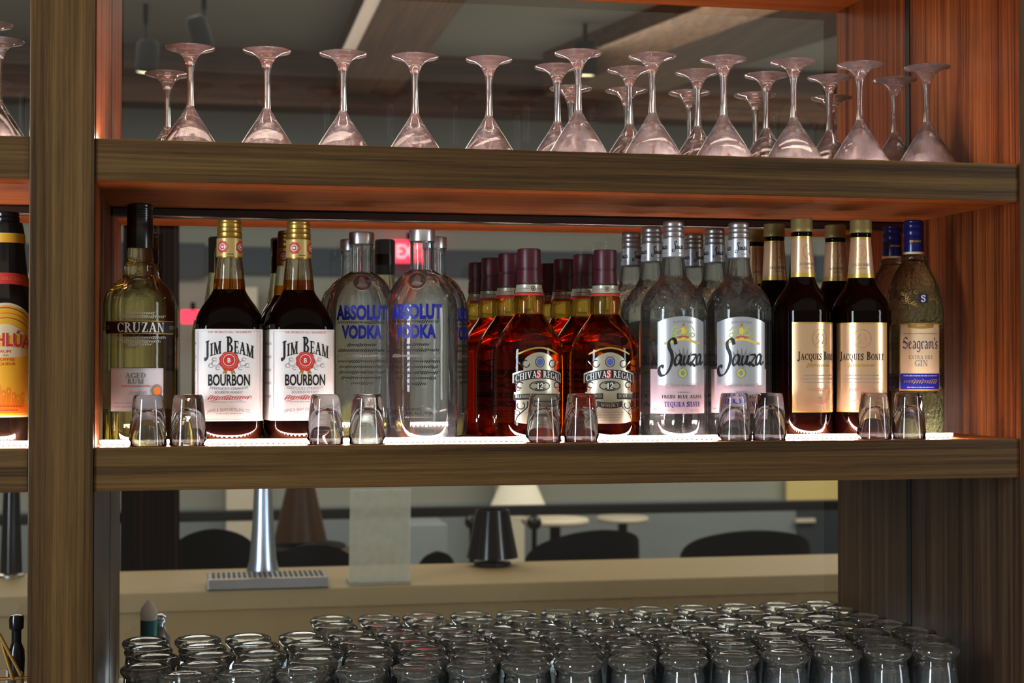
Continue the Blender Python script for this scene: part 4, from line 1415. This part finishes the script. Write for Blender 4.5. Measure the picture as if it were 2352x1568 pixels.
s1 = sign(902, 986, 552, 602, RYB-.2, True, 'glowing red exit sign high on the far wall between the two vodka necks')
sign(416, 470, 712, 742, RYB-.35, False, 'glowing red sign low between the rum bottle and the left bourbon')

# ------------------------------------------------------------------ bar counter beyond the shelving
CZ = .85
c0 = at_z(278, 1362, CZ); c1 = at_z(300, 1311, CZ)
CY0, CY1 = c0.y, c1.y
root = empty('bar_counter', (2.0, CY0, 0)); tag(root, 'long tan stone bar counter beyond the rows of tumblers', 'bar counter')
m = MB(); m.box(-5.5, 5.5, 0, CY1-CY0, CZ-.05, CZ, M['counter']); m.build('counter_top', root, bevel=.004)
m = MB(); m.box(-5.5, 5.5, .006, .05, 0, CZ-.05, M['counter_edge']); m.build('front_panel', root)
m = MB(); m.box(-5.5, 5.5, CY1-CY0-.05, CY1-CY0-.01, 0, CZ-.05, M['beam_x']); m.build('back_panel', root)
m = MB(); m.box(-5.5, 5.5, .05, CY1-CY0-.05, 0.0, .08, M['black']); m.build('plinth', root)

# drip tray
a, b = at_z(476, 1358, CZ), at_z(757, 1352, CZ)
TW = (b.x-a.x)
root = empty('drip_tray', ((a.x+b.x)/2, a.y+.004, CZ)); tag(root, 'slotted stainless drip tray on the tan counter at the foot of the tall flared column', 'drip tray')
m = MB(); m.box(-TW/2, TW/2, 0, .13, .0005, .028, M['steel']); tray_ = m.build('tray', root, bevel=.003)
m = MB()
for k in range(22):
    x = -TW/2+.015+k*(TW-.03)/21
    m.box(x-.0035, x+.0035, .014, .118, .0281, .0288, M['black'])
m.build('slots', tray_)

# flared column
cb = at_z(604, 1330, CZ)
sc_ = mpp(cb)
h_ = .42
root = empty('beer_tower', (cb.x, a.y+.20, CZ)); tag(root, 'tall flared bright metal column standing behind the drip tray', 'beer tower')
lathe_obj('column', [(0, .002), (42*sc_, .002), (40*sc_, .008), (31*sc_, .05), (25*sc_, .13), (21*sc_, .22), (19*sc_, .34), (19*sc_, h_-.01), (17*sc_, h_), (0, h_)], M['chrome'], root, 40)
lathe_obj('foot_ring', [(42*sc_, .0005), (46*sc_, .0005), (46*sc_, .006), (42*sc_, .009)], M['steel'], root, 40)
m = MB(); m.tube([(0, -.01, h_-.03), (0, -.07, h_-.03), (0, -.085, h_-.07)], .008, M['chrome']); m.build('spout', root, smooth=True)

# acrylic menu stand
a, b = at_z(803, 1346, CZ), at_z(945, 1343, CZ)
aw = b.x-a.x; top = at_y(880, 1122, a.y+.05).z-CZ
root = empty('menu_stand', ((a.x+b.x)/2, a.y, CZ)); tag(root, 'frosted clear acrylic menu stand on the tan counter, right of the drip tray', 'menu stand')
m = MB(); m.box(-aw/2, aw/2, 0.0, .09, .0005, .006, M['acrylic']); m.build('foot', root)
m = MB()
m.grid([[(-aw/2, .02, .006), (aw/2, .02, .006)], [(-aw/2+.006, .05, top), (aw/2+.006, .05, top)]], M['acrylic'])
m.grid([[(-aw/2, .024, .006), (aw/2, .024, .006)], [(-aw/2+.006, .054, top), (aw/2+.006, .054, top)]], M['acrylic'])
m.build('sheet', root)


def table_lamp(px, y_top, y_bot, w_top, w_bot, y_foot, Y, mat, label, zfoot=None, stem='blackgloss'):
    p = at_y(px, y_foot, Y)
    if zfoot is not None: p.z = zfoot
    s = mpp(p)
    root = empty('table_lamp', (p.x, Y, p.z)); tag(root, label, 'lamp', 'table lamps beyond the counter')
    zt = at_y(px, y_top, Y).z-p.z; zb = at_y(px, y_bot, Y).z-p.z
    lathe_obj('lamp_shade', [(w_bot/2*s, zb), (w_top/2*s, zt), (w_top/2*s-.004, zt), (w_bot/2*s-.004, zb+.002), (w_bot/2*s, zb)], M[mat], root, 40)
    lathe_obj('pole', [(.007, .01), (.007, zt-.01), (0, zt-.01)], M[stem], root, 16)
    lathe_obj('base', [(0, .0005), (.05, .0005), (.052, .004), (.05, .01), (.012, .014), (.008, .03)], M[stem], root, 32)
    return root


table_lamp(1131, 1170, 1279, 76, 118, 1292, CY1-.07, 'blackgloss', 'black cone shaded table lamp on the far edge of the tan counter', CZ)
tbl = at_y(700, 1246, 4.3)


def round_table(px, py, Y, rpx, mat, label):
    p = at_y(px, py, Y); s = mpp(p)
    root = empty('round_table', (p.x, Y, 0)); tag(root, label, 'table', 'round tables beyond the counter')
    R = rpx*s
    lathe_obj('table_top', [(0, p.z-.03), (R-.01, p.z-.03), (R, p.z-.02), (R, p.z-.006), (R-.006, p.z), (0, p.z)], M[mat], root, 40)
    lathe_obj('leg', [(.03, .03), (.03, p.z-.03)], M['blackgloss'], root, 16)
    lathe_obj('base', [(0, 0), (.22, 0), (.22, .015), (.05, .03), (.03, .03)], M['blackgloss'], root, 32)
    return p.z


zt = round_table(690, 1250, 4.3, 105, 'chair_black', 'dark round table beyond the counter carrying the amber lamp')
table_lamp(690, 1118, 1240, 66, 122, 1250, 4.3, 'amber_shade', 'amber brown table lamp on the dark round table behind the flared column', zt)
zt2 = round_table(1275, 1190, 6.3, 78, 'white_top', 'pale round table top behind the black lamp and the middle black chair')
table_lamp(1190, 1112, 1166, 84, 132, 1190, 6.3, 'lamp_cream', 'cream cone lamp standing on the pale round table', zt2, 'lamp_cream')
round_table(1430, 1186, 7.6, 60, 'white_top', 'small pale round table near the far wall, right of the cream lamp')


def tub_chair(px, y_top, wpx, Y, mat, label, turn=0.0):
    p = at_y(px, y_top, Y); s = mpp(p)
    root = empty('tub_chair', (p.x, Y, 0), turn); tag(root, label, 'chair', 'tub chairs beyond the counter')
    R = wpx/2*s; H = p.z
    rows = []
    nA = 26
    for layer in (0, 1):
        off = 0.0 if layer == 0 else -.03
        g = []
        for j in range(9):
            t = j/8
            row = []
            for i in range(nA+1):
                a_ = PI+PI*i/nA           # half ring on the camera side
                k = math.sin(a_-PI)
                ht = .40+(H-.40)*(0.45+0.55*max(0.0, k)**.55)
                z = .40+(ht-.40)*t
                rr = (R+off)*(0.86+.14*math.sin(t*PI*.6))
                row.append((rr*math.cos(a_), rr*math.sin(a_)*.85, z))
            g.append(row)
        rows.append(g)
    mm = MB()
    mm.grid(rows[0], M[mat]); mm.grid(rows[1], M[mat])
    mm.grid([rows[0][-1], rows[1][-1]], M[mat])
    for e in (0, -1):
        mm.grid([[r_[e] for r_ in rows[0]], [r_[e] for r_ in rows[1]]], M[mat])
    mm.build('backrest', root, smooth=True)
    lathe_obj('seat', [(0, .36), (R*.84, .36), (R*.87, .40), (R*.83, .45), (0, .46)], M[mat], root, 36)
    for i in range(4):
        a_ = PI/4+i*PI/2
        mm = MB(); mm.tube([(R*.55*math.cos(a_), R*.55*math.sin(a_), .36), (R*.8*math.cos(a_), R*.8*math.sin(a_), 0)], [.016, .010], M['blackgloss'])
        mm.build('leg', root, smooth=True)
    return root


tub_chair(1330, 1206, 285, 4.4, 'chair_black', 'black rounded tub chair back right of the black lamp, the left one of two', .2)
tub_chair(1708, 1205, 305, 4.4, 'chair_black', 'black rounded tub chair back at the right below the yellow panel', -.1)
tub_chair(835, 1236, 190, 3.6, 'chair_tan', 'tan tub chair seen through the frosted menu stand')
tub_chair(712, 1238, 250, 2.95, 'chair_black', 'black tub chair behind the flared column, in front of the dark table')
tub_chair(1000, 1262, 95, 4.0, 'chair_black', 'small dark chair back between the menu stand and the black lamp')
tub_chair(490, 1205, 230, 3.4, 'chair_black', 'dark chair back left of the flared column, beside the maroon curtain')

# maroon hanging at the left
p = at_y(345, 1200, 3.0); s = mpp(p)
m = MB()
rows_ = []
for z in [i/10*2.0 for i in range(11)]:
    row = []
    for i in range(61):
        x = (i/60-.5)*138*s
        row.append((p.x+x*(1-.05*z), 3.0+.018*math.sin(i*1.1)+.03*math.sin(i*.21), z+.002))
    rows_.append(row)
m.grid(rows_, M['maroon'])
tag(m.build('curtain', None, smooth=True), 'dark maroon pleated hanging at the left beyond the counter beside the post', 'curtain')

# rail
root = empty('hand_rail', (2.0, 5.3, 0)); tag(root, 'thin black rail running level across the room behind the chairs', 'railing')
zr = at_y(1176, 1172, 5.3).z
m = MB(); m.box(-6, 5.5, -.025, .025, zr-.024, zr+.024, M['black']); m.build('rail', root, bevel=.006)
for x in (-5, -2.4, 2.4, 5.0):
    m = MB(); m.tube([(x, 0, 0), (x, 0, zr-.02)], .015, M['black']); m.build('post', root, smooth=True)

# knobbed posts left and right of the black lamp


def ball_post(px, py, Y, label):
    p = at_y(px, py, Y); s = mpp(p); R = 17*s
    root = empty('ball_topped_post', (p.x, Y, 0)); tag(root, label, 'post', 'ball topped posts')
    lathe_obj('ball', [(R*math.sin(PI*i/12), p.z-R*math.cos(PI*i/12)) for i in range(13)], M['blackgloss'], root, 24)
    lathe_obj('pole', [(.012, .02), (.012, p.z-R*.95)], M['blackgloss'], root, 12)
    lathe_obj('base', [(0, 0), (.12, 0), (.12, .012), (.012, .02)], M['blackgloss'], root, 24)


ball_post(1084, 1198, 5.0, 'black ball topped post just left of the black lamp')
ball_post(1227, 1200, 5.0, 'black ball topped post just right of the black lamp')

# yellow panel and little sign at the right end of the far wall
a, b = at_y(1808, 1150, RYB-.1), at_y(1960, 1060, RYB-.1)
m = MB(); m.box(a.x, b.x, RYB-.1, RYB-.062, a.z, b.z, M['yellow_board'])
tthing(m, 'sign_board', 'yellow lit panel on the far wall just under the shelf at the right', 'panel', bevel=.004)
a, b = at_y(1829, 1201, RYB-.1), at_y(1874, 1190, RYB-.1)
m = MB(); m.box(a.x, b.x, RYB-.1, RYB-.061, a.z, b.z, M['white_top'])
tthing(m, 'door_sign', 'small pale plate on the dark slate door at the far right', 'plate', bevel=.004)
# tall white unit and pale column on the far wall
for x0, x1, y0, nm, lb in ((1150, 1205, 1090, 'pale_column', 'pale column on the far wall behind the cream lamp'), (520, 590, 1090, 'pale_column', 'pale column on the far wall left of the flared metal column')):
    a, b = at_y(x0, y0, RYB-.3), at_y(x1, y0, RYB-.3)
    m = MB(); m.box(a.x, b.x, RYB-.3, RYB-.08, 0, 1.9, M['white_top'])
    structure(m.build('trim_5' if x0 > 1000 else 'trim_6', None))
a, b = at_y(940, 1205, 6.8), at_y(1028, 1255, 6.8)
m = MB(); m.box(a.x, b.x, 6.8, 7.2, 0.002, a.z, M['greyblue'])
tthing(m, 'low_cabinet', 'low grey cabinet far behind the small dark chair', 'cabinet', bevel=.006)

# whipped cream style dispenser and steel knob behind the tumblers
p = at_y(333, 1376, .405)
s = mpp(p); H_ = p.z-ZC
root = empty('squeeze_bottle', (at_y(334, 1420, .405).x, .560, ZC)); tag(root, 'white pointed nozzle bottle with teal collar behind the tumblers by the post', 'squeeze bottle')
p = at_y(333, 1376, .56); s = mpp(p); H_ = p.z-ZC
zz = lambda y: at_y(333, y, .56).z-ZC
lathe_obj('body', [(0, .0005), (.026, .0005), (.027, .004), (.027, zz(1468)-.008), (19*s, zz(1468))], M['whip'], root, 32)
lathe_obj('collar', [(19*s, zz(1468)), (19*s, zz(1424)), (18*s, zz(1423))], M['teal'], root, 32)
lathe_obj('nozzle', [(18*s, zz(1423)), (20*s, zz(1416)), (20*s, zz(1405)), (18*s, zz(1398)), (9*s, zz(1384)), (3*s, zz(1378)), (0, zz(1376))], M['whip'], root, 32)
p = at_y(366, 1424, .57); s = mpp(p)
root = empty('steel_shaker', (p.x+.002, .585, ZC)); tag(root, 'small steel stopper with round knob beside the white nozzle bottle', 'shaker')
zk = p.z-ZC
lathe_obj('body', [(0, .0005), (.016, .0005), (.0165, .004), (.015, zk-.03), (.006, zk-.012)], M['steel'], root, 32)
lathe_obj('knob', [(.006, zk-.012)]+[(.009*math.sin(PI*i/10), zk-.0085*math.cos(PI*i/10)) for i in range(2, 11)], M['chrome'], root, 24)

# things left of the post on the worktop
p = at_y(38, 1408, .30); s = mpp(p)
root = empty('pepper_mill', (p.x, .30, ZC)); tag(root, 'dark pepper mill left of the post behind the brass picks', 'pepper mill')
h = p.z-ZC
lathe_obj('body', [(0, .0005), (21*s, .0005), (21*s, .01), (17*s, h*.35), (19*s, h*.60), (18*s, h*.68), (11*s, h*.75)], M['blackgloss'], root, 32)
lathe_obj('head', [(11*s, h*.75), (11*s, h*.85), (16*s, h*.87), (17*s, h*.95), (15*s, h*.985), (0, h)], M['blackgloss'], root, 32)
p = at_y(10, 1560, .10)
root = empty('pick_holder', (p.x-.012, .10, ZC)); tag(root, 'clear glass at the lower left edge holding brass cocktail picks', 'glass')
lathe_obj('bowl', [(0, .0005), (.028, .0005), (.030, .004), (.036, .115), (.0345, .115), (.0285, .012), (0, .012)], M['shot'], root, 32)
for i, (x0, y0, x1, y1) in enumerate(((-2, 1455, 48, 1550), (4, 1475, 30, 1560), (-20, 1560, 62, 1556))):
    a, b = at_y(x0, y0, .085+.01*i), at_y(x1, y1, .085+.01*i)
    m = MB(); m.tube([a, b], .0022, M['gold_metal'])
    tthing(m, 'cocktail_pick', ('upper brass cocktail pick slanting down toward the post at the lower left', 'lower brass cocktail pick slanting toward the post at the lower left', 'brass cocktail pick lying level across the glass at the lower left')[i], 'cocktail pick', 'brass cocktail picks', smooth=True)
# dark column beyond the counter, left of the post
p = at_z(36, 1312, CZ); s = mpp(p)
root = empty('beer_tower', (p.x, p.y-.10, CZ)); tag(root, 'dark glossy tapered column on the counter left of the post', 'beer tower')
lathe_obj('column', [(0, .001), (24*s, .001), (22*s, .08), (17*s, .25), (14*s, .42), (12*s, .43), (0, .43)], M['blackgloss'], root, 40)
lathe_obj('foot_ring', [(24*s, .0005), (30*s, .0005), (30*s, .006), (24*s, .010)], M['steel'], root, 40)

# ------------------------------------------------------------------ light
w = bpy.data.worlds.new('world'); sc.world = w
w.use_nodes = True
nt = w.node_tree; nt.nodes.clear()
wo = nt.nodes.new('ShaderNodeOutputWorld'); bg = nt.nodes.new('ShaderNodeBackground')
bg.inputs[0].default_value = (1.0, 0.89, 0.75, 1); bg.inputs[1].default_value = 0.25
nt.links.new(bg.outputs[0], wo.inputs[0])


def area(name, loc, target, size, power, col):
    l = bpy.data.lights.new(name, 'AREA'); l.energy = power; l.color = col
    l.shape = 'RECTANGLE'; l.size, l.size_y = size
    o = bpy.data.objects.new(name, l); COL.objects.link(o)
    o.location = loc
    d = Vector(target)-Vector(loc)
    o.rotation_euler = d.to_track_quat('-Z', 'Y').to_euler()
    return o


area('window_light_left', (-2.9, -2.6, 1.7), (0.5, 0.1, 1.4), (.6, 2.0), 120, (0.76, 0.88, 1.0))
area('front_light', (0.5, -2.5, 3.5), (0.6, 0.1, 1.3), (6.0, 2.6), 18, (1.0, 0.90, 0.76))
area('window_light_right', (4.2, -2.3, 1.8), (0.6, 0.1, 1.4), (.6, 1.8), 45, (0.86, 0.93, 1.0))
area('room_light', (-.5, 5.0, 3.1), (-.5, 5.0, 0), (4.0, 3.0), 115, (1.0, 0.93, 0.80))
area('room_light', (4.2, 5.2, 3.1), (4.2, 5.2, 0), (4.0, 3.0), 150, (1.0, 0.93, 0.80))
area('counter_light', (1.2, 1.3, 3.0), (1.2, 1.8, .85), (4.0, .5), 14, (1.0, 0.86, 0.64))

area('ceiling_fill', (0.5, 4.2, 2.2), (0.5, 4.2, 3.2), (4.5, 2.0), 16, (1.0, 0.95, 0.84))  # added fill hidden behind the upper shelf board, lifts the ceiling and beams
area('ceiling_fill', (3.5, 6.3, 2.1), (3.5, 6.3, 3.2), (5.0, 1.0), 12, (1.0, 0.95, 0.84))  # second hidden fill for the ceiling, further right

# ------------------------------------------------------------------ camera
cd = bpy.data.cameras.new('camera')
cam = bpy.data.objects.new('camera', cd)
COL.objects.link(cam)
cd.sensor_fit = 'HORIZONTAL'; cd.sensor_width = 36.0
cd.lens = 36.0*FPX/2352.0
cam.matrix_world = Matrix(((RGT.x, UPV.x, -FWD.x, CAMP.x), (RGT.y, UPV.y, -FWD.y, CAMP.y), (RGT.z, UPV.z, -FWD.z, CAMP.z), (0, 0, 0, 1)))
cd.clip_start = 0.05; cd.clip_end = 60
cd.dof.use_dof = True
cd.dof.focus_distance = 2.12
cd.dof.aperture_fstop = (cd.lens/1000)/0.0075
sc.camera = cam

# ------------------------------------------------------------------ render settings that belong to the scene
cy = sc.cycles
cy.max_bounces = 40; cy.transmission_bounces = 36; cy.transparent_max_bounces = 64
cy.glossy_bounces = 6; cy.diffuse_bounces = 3
cy.caustics_reflective = False; cy.caustics_refractive = False
cy.sample_clamp_indirect = 4.0
cy.use_denoising = True
try:
    cy.denoiser = 'OPENIMAGEDENOISE'
except Exception:
    pass
sc.view_settings.view_transform = 'Standard'
sc.view_settings.look = 'None'
sc.view_settings.exposure = 0.25
sc.view_settings.gamma = 0.86
